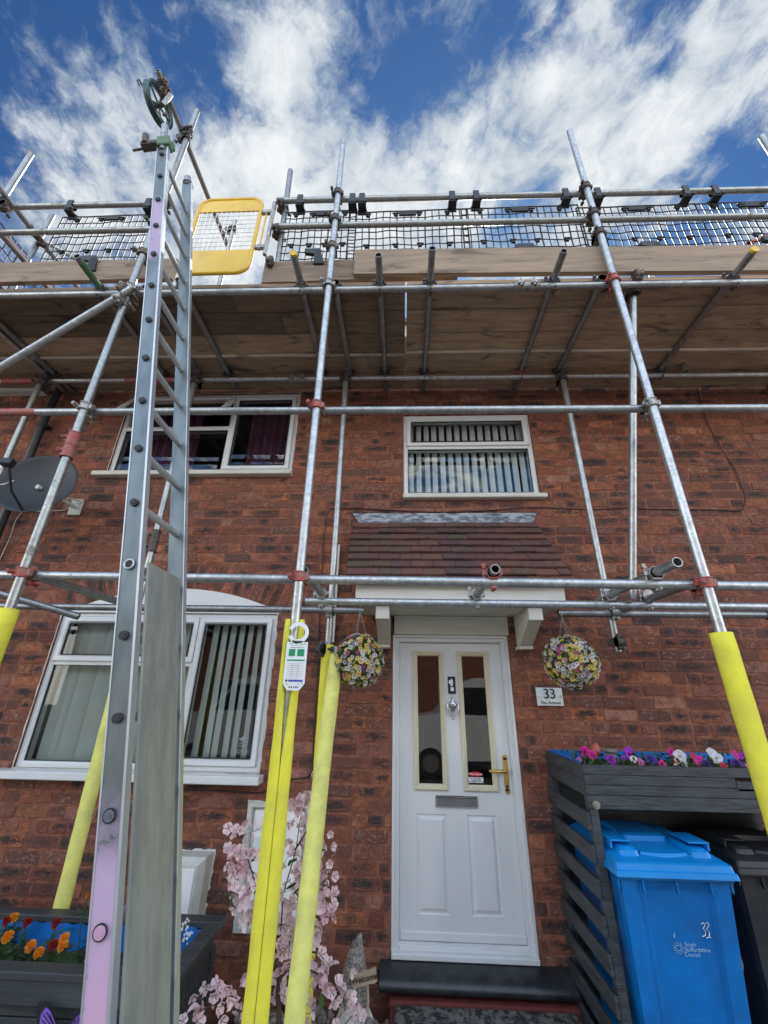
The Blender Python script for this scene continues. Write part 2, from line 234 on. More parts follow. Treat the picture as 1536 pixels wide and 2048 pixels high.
def brickmat():
    m=bpy.data.materials.new('rustic_brick'); m.use_nodes=True; t=m.node_tree; n=t.nodes; l=t.links; b=n['Principled BSDF']
    b.inputs['Roughness'].default_value=.85; b.inputs['Specular IOR Level'].default_value=.25
    A=n.new('ShaderNodeAttribute'); A.attribute_name='brick'; s=n.new('ShaderNodeSeparateColor'); l.new(A.outputs['Color'],s.inputs[0])
    al=A.outputs['Alpha']; r1,r2,u=s.outputs[0],s.outputs[1],s.outputs[2]
    c=n.new('ShaderNodeTexCoord')
    def ns(sc,de=6,ro=.6,st=(1,1,1)):
        mp=n.new('ShaderNodeMapping'); mp.inputs['Scale'].default_value=st; l.new(c.outputs['Object'],mp.inputs[0])
        z=n.new('ShaderNodeTexNoise'); z.inputs['Scale'].default_value=sc; z.inputs['Detail'].default_value=de; z.inputs['Roughness'].default_value=ro; l.new(mp.outputs[0],z.inputs['Vector']); return z.outputs[0]
    def mt(op,a,b_=None,cl=False):
        k=n.new('ShaderNodeMath'); k.operation=op; k.use_clamp=cl
        for i,v in enumerate((a,b_)):
            if v is None: continue
            if isinstance(v,(int,float)): k.inputs[i].default_value=v
            else: l.new(v,k.inputs[i])
        return k.outputs[0]
    def mix(f,a,b_,bl='MIX'):
        k=n.new('ShaderNodeMixRGB'); k.blend_type=bl
        for i,v in enumerate((f,a,b_)):
            if isinstance(v,(int,float)): k.inputs[i].default_value=v
            elif isinstance(v,tuple): k.inputs[i].default_value=(*v,1)
            else: l.new(v,k.inputs[i])
        return k.outputs[0]
    def sm(v,a,b_):
        k=n.new('ShaderNodeMapRange'); k.interpolation_type='SMOOTHSTEP'; l.new(v,k.inputs[0]); k.inputs[1].default_value=a; k.inputs[2].default_value=b_; return k.outputs[0]
    ramp=n.new('ShaderNodeValToRGB'); cols=[(.105,.042,.034),(.32,.098,.054),(.12,.064,.054),(.40,.125,.066),(.070,.046,.043),(.34,.125,.082),(.15,.056,.042),(.52,.18,.082),(.20,.072,.05),(.42,.20,.14)]
    el=ramp.color_ramp.elements
    while len(el)<len(cols): el.new(.5)
    for i,k in enumerate(cols): el[i].position=i/(len(cols)-1); el[i].color=(*k,1)
    l.new(r1,ramp.inputs[0]); col=ramp.outputs[0]
    z1=ns(16,8,.78); z2=ns(58,6,.8); z3=ns(38,5,.65,(1,1,1.6))
    col=mix(mt('MULTIPLY',sm(z1,.40,.62),.85),col,(.15,.075,.058))
    # firing smudge in the middle of some bricks
    du=mt('ABSOLUTE',mt('SUBTRACT',u,.5)); dv=mt('ABSOLUTE',mt('SUBTRACT',al,.55))
    dist=mt('SQRT',mt('ADD',mt('POWER',mt('MULTIPLY',du,1.55),2.0),mt('POWER',mt('MULTIPLY',dv,1.75),2.0)))
    core=sm(mt('ADD',dist,mt('MULTIPLY',mt('SUBTRACT',ns(26,6,.75,(1,1,2.2)),.5),3.4)),.95,.10)
    core=mt('MULTIPLY',core,sm(r2,.50,.80)); core=mt('MULTIPLY',core,.93,True)
    col=mix(core,col,(.034,.034,.036))
    # pale salts along ridges on others
    pale=mt('MULTIPLY',sm(z3,.54,.66),mt('MULTIPLY',sm(r2,.55,.10),.55)); col=mix(pale,col,(.46,.33,.27))
    col=mix(mt('MULTIPLY',sm(z2,.54,.62),.62),col,(.045,.022,.02))
    sp_=ns(150,2,.5); col=mix(mt('MULTIPLY',sm(sp_,.66,.70),.7),col,(.42,.33,.28))
    l.new(col,b.inputs['Base Color'])
    h=mt('ADD',mt('MULTIPLY',z2,.6),mt('ADD',z1,mt('MULTIPLY',z3,.5))); bp=n.new('ShaderNodeBump'); bp.inputs['Strength'].default_value=.9; bp.inputs['Distance'].default_value=.012; l.new(h,bp.inputs['Height']); l.new(bp.outputs[0],b.inputs['Normal'])
    return m
M['brick']=brickmat()
M['mortar']=mat('red_mortar',(.29,.125,.080),.95,0,col2=(.165,.072,.050),scale=13,contrast=.4,bump=.9,bscale=80,spec=.2)

# ---------------------------------------------------------------- mesh helpers
class MB:
    def __init__(s): s.v=[];s.f=[];s.sm=[]
    def add(s,vs,fs,smooth=False,M4=None):
        o=len(s.v); s.v+=[tuple(M4@V(p)) if M4 else tuple(p) for p in vs]; s.f+=[tuple(o+i for i in f) for f in fs]; s.sm+=[smooth]*len(fs)
        return s
    def box(s,a,b,M4=None,bev=0):
        x0,x1=sorted((a[0],b[0]));y0,y1=sorted((a[1],b[1]));z0,z1=sorted((a[2],b[2]))
        if bev<=0:
            return s.add([(x0,y0,z0),(x1,y0,z0),(x1,y1,z0),(x0,y1,z0),(x0,y0,z1),(x1,y0,z1),(x1,y1,z1),(x0,y1,z1)],[(0,3,2,1),(4,5,6,7),(0,1,5,4),(1,2,6,5),(2,3,7,6),(3,0,4,7)],False,M4)
        e=min(bev,(x1-x0)*.45,(y1-y0)*.45,(z1-z0)*.45); vs=[];idx={}
        for ix,X in ((0,x0),(1,x1)):
            for iy,Y in ((0,y0),(1,y1)):
                for iz,Z in ((0,z0),(1,z1)):
                    sx=e if ix==0 else -e; sy=e if iy==0 else -e; sz=e if iz==0 else -e
                    for ax,p in (('x',(X,Y+sy,Z+sz)),('y',(X+sx,Y,Z+sz)),('z',(X+sx,Y+sy,Z))):
                        idx[ix,iy,iz,ax]=len(vs); vs.append(p)
        g=lambda *k: idx[k]; fs=[]
        for i in (0,1):
            q=[g(i,0,0,'x'),g(i,1,0,'x'),g(i,1,1,'x'),g(i,0,1,'x')]; fs.append(q if i else q[::-1])
            q=[g(0,i,0,'y'),g(0,i,1,'y'),g(1,i,1,'y'),g(1,i,0,'y')]; fs.append(q if i else q[::-1])
            q=[g(0,0,i,'z'),g(1,0,i,'z'),g(1,1,i,'z'),g(0,1,i,'z')]; fs.append(q if i else q[::-1])
        for a_ in (0,1):
            for b_ in (0,1):
                fs.append((g(a_,b_,0,'x'),g(a_,b_,1,'x'),g(a_,b_,1,'y'),g(a_,b_,0,'y')))
                fs.append((g(a_,0,b_,'x'),g(a_,1,b_,'x'),g(a_,1,b_,'z'),g(a_,0,b_,'z')))
                fs.append((g(0,a_,b_,'y'),g(1,a_,b_,'y'),g(1,a_,b_,'z'),g(0,a_,b_,'z')))
        for ix in (0,1):
            for iy in (0,1):
                for iz in (0,1): fs.append((g(ix,iy,iz,'x'),g(ix,iy,iz,'y'),g(ix,iy,iz,'z')))
        return s.add(vs,fs,False,M4)
    def tube(s,p0,p1,r,n=16,r1=None,hollow=0,caps=True):
        p0,p1=V(p0),V(p1); d=(p1-p0); ln=d.length
        if ln<1e-6: return s
        d/=ln; a=d.orthogonal().normalized(); b=d.cross(a); r1=r if r1 is None else r1
        c=[(math.cos(2*PI*i/n),math.sin(2*PI*i/n)) for i in range(n)]
        ring=lambda P,rr:[P+(a*x+b*y)*rr for x,y in c]
        s.add(ring(p0,r)+ring(p1,r1),[(i,(i+1)%n,n+(i+1)%n,n+i) for i in range(n)],True)
        if hollow:
            ri=r*.83; dep=min(.09,ln*.4)
            for P,dd,fl in ((p0,d,1),(p1,-d,0)):
                vs=ring(P,r)+ring(P,ri)+ring(P+dd*dep,ri)
                s.add(vs[:2*n],[(i,n+i,n+(i+1)%n,(i+1)%n) for i in range(n)])
                s.add(vs[n:],[(i,n+i,n+(i+1)%n,(i+1)%n) for i in range(n)]+[tuple(range(n,2*n))])
        elif caps:
            s.add(ring(p0,r),[tuple(range(n))[::-1]]); s.add(ring(p1,r1),[tuple(range(n))])
        return s
    def path(s,pts,r,n=8,closed=False,rs=None):
        pts=[V(p) for p in pts]; k=len(pts); prev=None; rings=[]
        for i,p in enumerate(pts):
            if closed: t=pts[(i+1)%k]-pts[i-1]
            else: t=pts[min(i+1,k-1)]-pts[max(i-1,0)]
            t.normalize()
            a=t.orthogonal().normalized() if prev is None else (prev-t*prev.dot(t)).normalized()
            prev=a; b=t.cross(a); rr=rs[i] if rs else r
            rings+=[p+(a*math.cos(2*PI*j/n)+b*math.sin(2*PI*j/n))*rr for j in range(n)]
        fs=[]
        for i in range(k if closed else k-1):
            for j in range(n):
                i2=(i+1)%k; fs.append((i*n+j,i*n+(j+1)%n,i2*n+(j+1)%n,i2*n+j))
        s.add(rings,fs,True)
        if not closed: s.add(rings[:n],[tuple(range(n))[::-1]]); s.add(rings[-n:],[tuple(range(n))])
        return s
    def lathe(s,prof,n=24,M4=None,smooth=True):
        vs=[(r*math.cos(2*PI*j/n),r*math.sin(2*PI*j/n),z) for r,z in prof for j in range(n)]
        return s.add(vs,[(i*n+j,i*n+(j+1)%n,(i+1)*n+(j+1)%n,(i+1)*n+j) for i in range(len(prof)-1) for j in range(n)],smooth,M4)
    def prism(s,poly,y0,y1,M4=None):          # polygon in XZ, thickness along Y
        n=len(poly); vs=[(x,y0,z) for x,z in poly]+[(x,y1,z) for x,z in poly]
        return s.add(vs,[tuple(range(n)),tuple(range(2*n-1,n-1,-1))]+[(i,n+i,n+(i+1)%n,(i+1)%n) for i in range(n)],False,M4)
    def sweep(s,x0,x1,z0,z1,prof,M4=None):     # mitred rectangular frame, profile = (inset, y)
        vs=[]
        for d,y in prof: vs+=[(x0+d,y,z0+d),(x1-d,y,z0+d),(x1-d,y,z1-d),(x0+d,y,z1-d)]
        return s.add(vs,[(4*i+j,4*i+(j+1)%4,4*i+4+(j+1)%4,4*i+4+j) for i in range(len(prof)-1) for j in range(4)],False,M4)
    def build(s,name,mt,parent=None,origin=None):
        vs=[V(p) for p in s.v]
        if parent is not None:
            base=V(parent.get('_o',(0,0,0)))
            org=V((0,0,0)); off=base
        else:
            if origin is None:
                xs=[p.x for p in vs];ys=[p.y for p in vs];zs=[p.z for p in vs]
                origin=((min(xs)+max(xs))/2,(min(ys)+max(ys))/2,min(zs))
            off=V(origin)
        me=bpy.data.meshes.new(name); me.from_pydata([tuple(p-off) for p in vs],[],s.f)
        me.polygons.foreach_set('use_smooth',s.sm); me.validate(); me.update()
        ms=mt if isinstance(mt,(list,tuple)) else [mt]
        for k in ms: me.materials.append(M[k])
        o=bpy.data.objects.new(name,me); COL.objects.link(o)
        if parent is not None: o.parent=parent; o['_o']=tuple(off)
        else: o.location=off; o['_o']=tuple(off)
        return o
def tag(o,label=None,cat=None,group=None,kind=None):
    if label: o['label']=label
    if cat: o['category']=cat
    if group: o['group']=group
    if kind: o['kind']=kind
    return o
def empty(name,loc,label,cat,group=None):
    o=bpy.data.objects.new(name,None); COL.objects.link(o); o.location=loc; o.empty_display_size=.1; o['_o']=tuple(loc); return tag(o,label,cat,group)
def text(s_,size,M4,name,mt,parent=None,ext=.0008,align='CENTER',shear=0,bold=0,sp_=1):
    cu=bpy.data.curves.new(name,'FONT'); cu.body=s_; cu.size=size; cu.extrude=ext; cu.align_x=align; cu.align_y='CENTER'; cu.shear=shear; cu.offset=bold; cu.space_character=sp_
    t=bpy.data.objects.new(name,cu); COL.objects.link(t); dg=bpy.context.evaluated_depsgraph_get(); me=bpy.data.meshes.new_from_object(t.evaluated_get(dg))
    bpy.data.objects.remove(t); b=MB(); b.add([v.co for v in me.vertices],[tuple(p.vertices) for p in me.polygons],False,M4); return b
def T(loc,rx=0,ry=0,rz=0): return Matrix.Translation(V(loc))@Euler((rx,ry,rz)).to_matrix().to_4x4()
def basis(o,x,y,z):
    m=Matrix((x,y,z)).transposed().to_4x4(); m.translation=V(o); return m

# ================================================================= GROUND
GZ=-0.36
g=MB(); g.add([(-60,-60,GZ),(60,-60,GZ),(60,40,GZ),(-60,40,GZ)],[(0,1,2,3)]); tag(g.build('ground','paving',origin=(0,0,GZ)),kind='structure')
# ================================================================= HOUSE
YB=-0.016; YM=-0.0115      # brick face, mortar face
house=empty('brick_house',(0,0,GZ),'red rustic brick house front with white windows, white door and tiled porch behind the scaffold','house')
UL=(-2.852,-0.994,3.465,4.431); BA=(.093,1.355,3.204,4.122); LL=(-2.836,-.962,.957,2.108); DR=(0.0,.922,-.035,2.074)
GAS=(-1.012,-.56,.086,.789)
OPEN=[UL,BA,LL,DR,GAS]
ax0,ax1,az,atop=-2.80,-.925,2.108,2.315
acx=(ax0+ax1)/2; hw=(ax1-ax0)/2; ah=atop-az; AR=(hw*hw+ah*ah)/(2*ah); acz=atop-AR
def in_arch(x,z,pad=0): return z>az-.03 and (x-acx)**2+(z-acz)**2<(AR+pad)**2
# mortar bed with the openings left out
xs=sorted({-8,7}|{v for o in OPEN for v in o[:2]}); zs=sorted({GZ-.2,5.0,2.108,2.33}|{v for o in OPEN for v in o[2:]})
b=MB()
for i in range(len(xs)-1):
    for j in range(len(zs)-1):
        mx_,mz_=(xs[i]+xs[i+1])/2,(zs[j]+zs[j+1])/2
        if any(o[0]<mx_<o[1] and o[2]<mz_<o[3] for o in OPEN): continue
        b.add([(xs[i],YM,zs[j]),(xs[i+1],YM,zs[j]),(xs[i+1],YM,zs[j+1]),(xs[i],YM,zs[j+1])],[(0,1,2,3)])
for o in OPEN:
    x0,x1,z0,z1=o; D=.13
    b.add([(x0,YM,z0),(x0,D,z0),(x0,D,z1),(x0,YM,z1),(x1,YM,z0),(x1,D,z0),(x1,D,z1),(x1,YM,z1)],[(0,1,2,3),(7,6,5,4),(3,2,6,7),(4,5,1,0)])
# back of the wall, so that it is a solid wall from above and the side
b.add([(-8,YM,5.0),(7,YM,5.0),(7,.28,5.0),(-8,.28,5.0),(-8,YM,GZ-.2),(-8,.28,GZ-.2),(7,YM,GZ-.2),(7,.28,GZ-.2)],[(0,1,2,3),(0,3,5,4),(1,6,7,2)])
b.build('mortar','mortar',house)
bv=[];bf=[];bc=[]
def brick(cx_,cz_,hx,hz,ang=0,r1=None,r2=None):
    r1=rnd.random() if r1 is None else r1; r2=rnd.random() if r2 is None else r2
    rc=min(.0065,hz*.5,hx*.5)*rnd.uniform(.5,2.0); j=lambda s=.0026: rnd.uniform(-s,s); pts=[]
    for sx,sz in ((-1,-1),(1,-1),(1,1),(-1,1)):
        X,Z=sx*hx+j(),sz*hz+j()
        q=[(X,Z-sz*rc),(X-sx*rc*.3,Z-sz*rc*.3),(X-sx*rc,Z)]
        if sx*sz<0: q=q[::-1]
        if sx*sz>0 and False: q=q
        pts+=q
        nx={(-1,-1):(0,-1),(1,-1):(1,0),(1,1):(0,1),(-1,1):(-1,0)}[sx,sz]
        if nx[0]==0: 
            for t_ in ((-.33,.33) if nx[1]<0 else (.33,-.33)): pts.append((hx*t_*1.0+j(),nx[1]*hz+j(.0036)))
        else: pts.append((nx[0]*hx+j(.0022),0+j()))
    n=len(pts)
    # orientation fix for corner order
    yb=YB+rnd.uniform(-.003,.0035); tilt=rnd.uniform(-.02,.02); ca,sa=math.cos(ang),math.sin(ang); o=len(bv)
    for (sc_,yy,ins) in ((1,.03,0),(1,None,0),(1,None,.0035)):
        for (x,z) in pts:
            x2=x*(1-ins/hx); z2=z*(1-ins/hz)
            y=yy if yy is not None else (yb+.0035 if ins==0 else yb+tilt*z)
            bv.append((cx_+x2*ca-z2*sa,y,cz_+x2*sa+z2*ca)); bc.append((r1,r2,.5+x2/(2*hx),.5+z2/(2*hz)))
    for k in (0,1):
        for i in range(n): bf.append((o+k*n+i,o+k*n+(i+1)%n,o+(k+1)*n+(i+1)%n,o+(k+1)*n+i))
    bf.append(tuple(range(o+2*n,o+3*n)))
CH=.0865; BLn=.245; J=.0145
def put(x0,x1,z0,z1):
    if x1-x0<.03 or z1-z0<.02: return
    # clip around openings and arch
    for o in OPEN:
        if x1>o[0]-.004 and x0<o[1]+.004 and z1>o[2]-.006 and z0<o[3]+.006:
            ol=min(z1,o[3])-max(z0,o[2])
            a,bb=o[0]-.008,o[1]+.008
            put(x0,min(x1,a),z0,z1) if x0<a else None
            put(max(x0,bb),x1,z0,z1) if x1>bb else None
            m0,m1=max(x0,a),min(x1,bb)
            if m1-m0>.02:
                if z1>o[3]+.03: put(m0,m1,o[3]+.009,z1)
                if z0<o[2]-.03: put(m0,m1,z0,o[2]-.009)
            return
    if z1>az-.02:
        pad=.228
        if any(in_arch(x,z,pad) for x in (x0,(x0+x1)/2,x1) for z in (z0,z1)):
            if x1-x0<.07: return
            # cut back to outside of arch ring
            n_=6; xsn=[x0+(x1-x0)*i/n_ for i in range(n_+1)]
            ok=[not(in_arch(x,z0,pad) or in_arch(x,z1,pad)) for x in xsn]
            if ok[0] and not ok[-1]:
                k=max(i for i in range(n_+1) if all(ok[:i+1])); put2(x0,xsn[k]-.004,z0,z1)
            elif ok[-1] and not ok[0]:
                k=min(i for i in range(n_+1) if all(ok[i:])); put2(xsn[k]+.004,x1,z0,z1)
            return
    put2(x0,x1,z0,z1)
def put2(x0,x1,z0,z1):
    if x1-x0<.025: return
    brick((x0+x1)/2,(z0+z1)/2,(x1-x0)/2,(z1-z0)/2,rnd.gauss(0,.003))
z=GZ-.03; row=0
while z<4.95:
    x=-6.6+(row%2)*.128+rnd.uniform(-.03,.03)
    hdr=row%4==3
    while x<5.4:
        w=BLn if not (rnd.random()<(.75 if hdr else .22)) else .117
        w+=rnd.uniform(-.006,.006); jj=J+rnd.uniform(-.003,.004); dz=rnd.uniform(-.0025,.0025)
        put(x,x+w-jj,z+J/2+dz,z+CH-J/2+dz); x+=w
    z+=CH+rnd.uniform(-.0006,.0006); row+=1
# brick arch over the ground floor window
a0=math.atan2(az-acz,ax0-acx); a1=math.atan2(az-acz,ax1-acx); nb=int(AR*(a0-a1)/.083)
for i in range(-1,nb+2):
    a=a0+(a1-a0)*(i+.5)/nb; rr=AR+.118
    brick(acx+rr*math.cos(a),acz+rr*math.sin(a),.106,.0345,a)
me=bpy.data.meshes.new('wall'); off=V(house['_o']); me.from_pydata([tuple(V(p)-off) for p in bv],[],bf); ca=me.color_attributes.new('brick','FLOAT_COLOR','POINT')
ca.data.foreach_set('color',[c for q in bc for c in q]); me.materials.append(M['brick']); me.validate(); me.update()
import bmesh
bm=bmesh.new(); bm.from_mesh(me); bmesh.ops.recalc_face_normals(bm,faces=bm.faces); bm.to_mesh(me); bm.free()
o=bpy.data.objects.new('wall',me); COL.objects.link(o); o.parent=house
# eaves and roof
b=MB(); b.box((-8,-.30,4.88),(7,.02,4.90)); b.box((-8,-.32,4.88),(7,-.30,5.06)); b.build('fascia','paintw',house)
b=MB()
def roofsheet(b,y0,z0,y1,z1,th,x0,x1):
    b.add([(x0,y0,z0),(x1,y0,z0),(x1,y1,z1),(x0,y1,z1),(x0,y0,z0-th),(x1,y0,z0-th),(x1,y1,z1-th),(x0,y1,z1-th)],[(0,1,2,3),(7,6,5,4),(0,4,5,1),(1,5,6,2),(2,6,7,3),(3,7,4,0)])
roofsheet(b,-.36,5.10,3.6,7.7,.06,-8,7); roofsheet(b,3.6,7.7,7.4,5.1,.06,-8,7); b.build('roof','tile',house)
b=MB(); b.box((-8,.28,GZ-.2),(-7.8,7.2,5.0)); b.box((6.8,.28,GZ-.2),(7,7.2,5.0)); b.box((-8,7.0,GZ-.2),(7,7.2,5.0)); b.prism([(.3,5.0),(7.1,5.0),(3.6,7.6)],-8,-7.8,Matrix(((0,1,0,0),(1,0,0,0),(0,0,1,0),(0,0,0,1)))); b.prism([(.3,5.0),(7.1,5.0),(3.6,7.6)],6.8,7,Matrix(((0,1,0,0),(1,0,0,0),(0,0,1,0),(0,0,0,1)))); b.build('side_wall','mortar',house)
# lower white eaves box and gutter at the left end
b=MB(); b.box((-8,-.10,4.44),(-3.80,-.02,4.62)); b.path([(-8,-.17,4.60),(-3.66,-.17,4.59)],.055,12); b.build('gutter','wsoft',house)
b=MB(); b.path([(-3.60,-.10,4.60),(-3.62,-.09,4.45),(-3.645,-.085,4.2),(-3.645,-.085,GZ)],.036,14)
for zc in (4.0,2.6,1.1): b.tube((-3.645,-.085,zc-.025),(-3.645,-.085,zc+.025),.043)
for zc in (4.0,1.1): b.box((-3.70,-.09,zc-.015),(-3.59,-.012,zc+.015))
b.build('drainpipe','pipe',house)

# -------- windows
PRF=[(0,.085),(0,.012),(.004,.004),(.030,.004),(.040,.010),(.046,.022),(.046,.085)]
SASH=[(0,.03),(0,-.008),(.004,-.014),(.034,-.014),(.044,-.004),(.052,.010),(.052,.04)]
GASK=[(0,.03),(0,.000),(.006,.000),(.006,.03)]
def room(w,dz=.0,dep=1.6):
    x0,x1,z0,z1=w; b=MB(); X0,X1,Z0,Z1=x0-.5,x1+.5,z0-.8,z1+.25; Y=.135
    b.add([(X0,Y,Z0),(X1,Y,Z0),(X1,Y,Z1),(X0,Y,Z1),(X0,dep,Z0),(X1,dep,Z0),(X1,dep,Z1),(X0,dep,Z1)],[(4,5,6,7),(0,4,7,3),(1,2,6,5),(0,1,5,4),(3,7,6,2)])
    # strip wall round the opening on the room side
    b.add([(X0,Y,Z0),(x0,Y,Z0),(x0,Y,Z1),(X0,Y,Z1)],[(0,1,2,3)]); b.add([(x1,Y,Z0),(X1,Y,Z0),(X1,Y,Z1),(x1,Y,Z1)],[(0,1,2,3)])
    b.add([(x0,Y,Z0),(x1,Y,Z0),(x1,Y,z0),(x0,Y,z0)],[(0,1,2,3)]); b.add([(x0,Y,z1),(x1,Y,z1),(x1,Y,Z1),(x0,Y,Z1)],[(0,1,2,3)]); return b
def pane(win,x0,x1,z0,z1,y=.022,mt='glass'):
    b=MB(); b.add([(x0,y,z0),(x1,y,z0),(x1,y,z1),(x0,y,z1)],[(0,1,2,3)]); b.build('pane',mt,win)
    b=MB(); b.sweep(x0-.002,x1+.002,z0-.002,z1+.002,[(d,yy+y-.012) for d,yy in [(0,.014),(0,.0),(.005,.0),(.005,.014)]]); b.build('gasket','black',win)
def slats(win,x0,x1,z0,z1,n,ang,w=.085,y=.16,mt='blind',gap=None):
    b=MB()
    for i in range(n):
        x=x0+(x1-x0)*(i+.5)/n; a=ang+rnd.uniform(-.06,.06) if not callable(ang) else ang(i); dx,dy=math.cos(a)*w/2,math.sin(a)*w/2; k=3
        cxo,cyo=-math.sin(a)*-.010,math.cos(a)*-.010; sw=rnd.uniform(-.008,.008)
        vs=[]
        for zz_,s_ in ((z1,0),(z0,1)):
            for t_ in (-1,0,1): vs.append((x+dx*t_+(cxo if t_==0 else 0)+s_*sw,y+dy*t_+(cyo if t_==0 else 0)+s_*sw,zz_))
        b.add(vs,[(0,1,4,3),(1,2,5,4)],True)
    b.box((x0-.02,y-.02,z1),(x1+.02,y+.02,z1+.03)); o=b.build('blind',mt,win); return o
def window(w,label,parts):
    x0,x1,z0,z1=w; b=MB(); b.sweep(x0,x1,z0,z1,PRF)
    for (ax,p,a_,b_) in parts:       # mullion / transom bars
        if ax=='v': b.box((p-.022,.006,a_),(p+.022,.084,b_))
        else: b.box((a_,.0065,p-.022),(b_,.0835,p+.022))
    o=b.build('window','white',house); o['label']=label; return o
# ground floor bay-width window
mx1=at(401,1240,0).x; tz=at(100,1323,0).z
w1=window(LL,'wide ground floor window with vertical blinds under a white arched panel',[('v',mx1,LL[2]+.046,LL[3]-.046),('h',tz,LL[0]+.046,mx1-.022)])
b=MB(); b.sweep(LL[0]+.040,mx1-.004,tz+.006,LL[3]-.040,SASH); b.sweep(mx1+.004,LL[1]-.040,LL[2]+.040,LL[3]-.040,SASH); b.build('sash','white',w1)
pane(w1,LL[0]+.092,mx1-.056,tz+.058,LL[3]-.092,.0); pane(w1,mx1+.056,LL[1]-.092,LL[2]+.092,LL[3]-.092,.0); pane(w1,LL[0]+.046,mx1-.022,LL[2]+.046,tz-.022,.03)
b=MB(); b.box((LL[0]-.13,-.13,LL[2]-.055),(LL[1]+.035,.02,LL[2]-.003),bev=.006); b.build('sill','white',w1)
slats(w1,LL[0]+.06,mx1-.03,LL[2]+.03,LL[3]-.05,15,lambda i:.36+.16*math.sin(i*2.7),.086,y=.135); slats(w1,mx1+.06,LL[1]-.07,LL[2]+.03,LL[3]-.05,7,lambda i:-.15-.05*i,.055,y=.13)
b=MB(); pts=[(ax0+(ax1-ax0)*i/24,0) for i in range(25)]
poly=[(ax0+.01,az+.002)]+[(ax1-.01,az+.002)]+[(acx+AR*math.cos(a1+(a0-a1)*i/24),acz+AR*math.sin(a1+(a0-a1)*i/24)) for i in range(1,24)]
b.prism(poly[::-1],-.019,.05)
b.build('arch_panel','white',w1)

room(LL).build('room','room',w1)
st=MB(); a=at(470,1473,-.0); p=at(488,1490,0)
# printed warning on the glass
t=text('CCTV',.036,basis((at(486,1503,0).x,-.0025,at(486,1503,0).z),(1,0,0),(0,0,1),(0,-1,0)),'lettering','inkg'); 
for k in range(3):
    q=at(486,1492-k*5,0); t.box((q.x-.035+.006*k,-.0035,q.z-.002),(q.x+.035-.006*k,-.0020,q.z+.003))
q=at(487,1478,0); t.box((q.x-.03,-.0035,q.z-.006),(q.x+.03,-.0020,q.z+.006)); t.box((q.x-.012,-.0035,q.z+.008),(q.x+.014,-.0020,q.z+.022))
t.build('window_sticker','inkg',w1)
# upstairs left window
mu=at(474,790,0).x; tu=at(240,858,0).z
w2=window(UL,'wide upstairs window with purple curtains and an open top light',[('v',mu,UL[2]+.046,UL[3]-.046),('h',tu,UL[0]+.046,mu-.022)])
b=MB(); b.sweep(mu+.004,UL[1]-.040,UL[2]+.040,UL[3]-.040,SASH); b.build('sash','white',w2)
pane(w2,mu+.056,UL[1]-.092,UL[2]+.092,UL[3]-.092,.0); pane(w2,UL[0]+.046,mu-.022,UL[2]+.046,tu-.022,.03)
b=MB(); b.box((UL[0]-.10,-.085,UL[2]-.05),(UL[1]+.01,.02,UL[2]-.003),bev=.006); b.build('sill','soffit',w2)
# open top light, hinged at its head
hz_=UL[3]-.05; H=hz_-tu; Mo=T((0,-.012,hz_),R(0))@Matrix.Rotation(R(-33),4,'X')@T((0,0,-hz_))
b=MB(); b.sweep(UL[0]+.03,mu-.0,tu+.0,hz_,SASH,Mo); b.sweep(UL[0]+.03,mu-.0,tu+.0,hz_,[(0,.03),(.052,.03)],Mo); b.build('top_light_sash','white',w2)
b=MB(); b.add([(UL[0]+.08,.0,tu+.05),(mu-.05,.0,tu+.05),(mu-.05,.0,hz_-.05),(UL[0]+.08,.0,hz_-.05)],[(0,1,2,3)],False,Mo); b.build('pane','glass',w2)
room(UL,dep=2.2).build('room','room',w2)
def curtain(win,x0,x1,z0,z1,y=.2,mt='curtain',amp=.03,wl=.09):
    b=MB(); n=int((x1-x0)/.012); vs=[]
    for i in range(n+1):
        x=x0+(x1-x0)*i/n; ph=x/wl*2*PI; yy=y+amp*math.sin(ph+.7*math.sin(x*9)); vs+=[(x,yy,z0),(x,yy,z1)]
    b.add(vs,[(2*i,2*i+2,2*i+3,2*i+1) for i in range(n)],True); b.build('curtain',mt,win)
curtain(w2,UL[0]+.0,UL[0]+.72,UL[2]-.1,UL[3]); curtain(w2,mu+.12,mu+.52,UL[2]-.1,UL[3])
# small upstairs window
tb=at(930,893,0).z
w3=window(BA,'small upstairs window with white vertical blinds above the porch',[('h',tb,BA[0]+.046,BA[1]-.046)])
b=MB(); b.sweep(BA[0]+.034,BA[1]-.034,tb+.006,BA[3]-.034,SASH); b.build('sash','white',w3)
pane(w3,BA[0]+.086,BA[1]-.086,tb+.058,BA[3]-.086,.0); pane(w3,BA[0]+.046,BA[1]-.046,BA[2]+.046,tb-.022,.03)
b=MB(); b.box((BA[0]-.005,-.075,BA[2]-.045),(BA[1]+.045,.02,BA[2]-.003),bev=.006); b.build('sill','soffit',w3)
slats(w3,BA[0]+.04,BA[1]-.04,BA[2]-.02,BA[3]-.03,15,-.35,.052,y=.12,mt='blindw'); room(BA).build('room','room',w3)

# -------- porch canopy
YF=-.5; fx0,fx1=-.262,1.243; fz1=2.235; fz0=2.105
can=MB(); can.box((fx0,YF,fz0),(fx1,YF+.022,fz1),bev=.003)
canopy=can.build('porch_canopy','paintw',house); 
b=MB(); b.box((fx0+.004,YF+.023,2.098),(fx1-.004,-.018,2.118)); b.build('soffit','soffit',canopy)
# side cheeks
b=MB()
for x in (fx0+.004,fx1-.022):
    M4=Matrix(((0,1,0,x),(1,0,0,0),(0,0,1,0),(0,0,0,1))); b.prism([(YF+.024,2.12),(-.02,2.12),(-.02,2.86),(YF+.024,2.225)],0,.018,M4)
b.build('cheek','paintw',canopy)
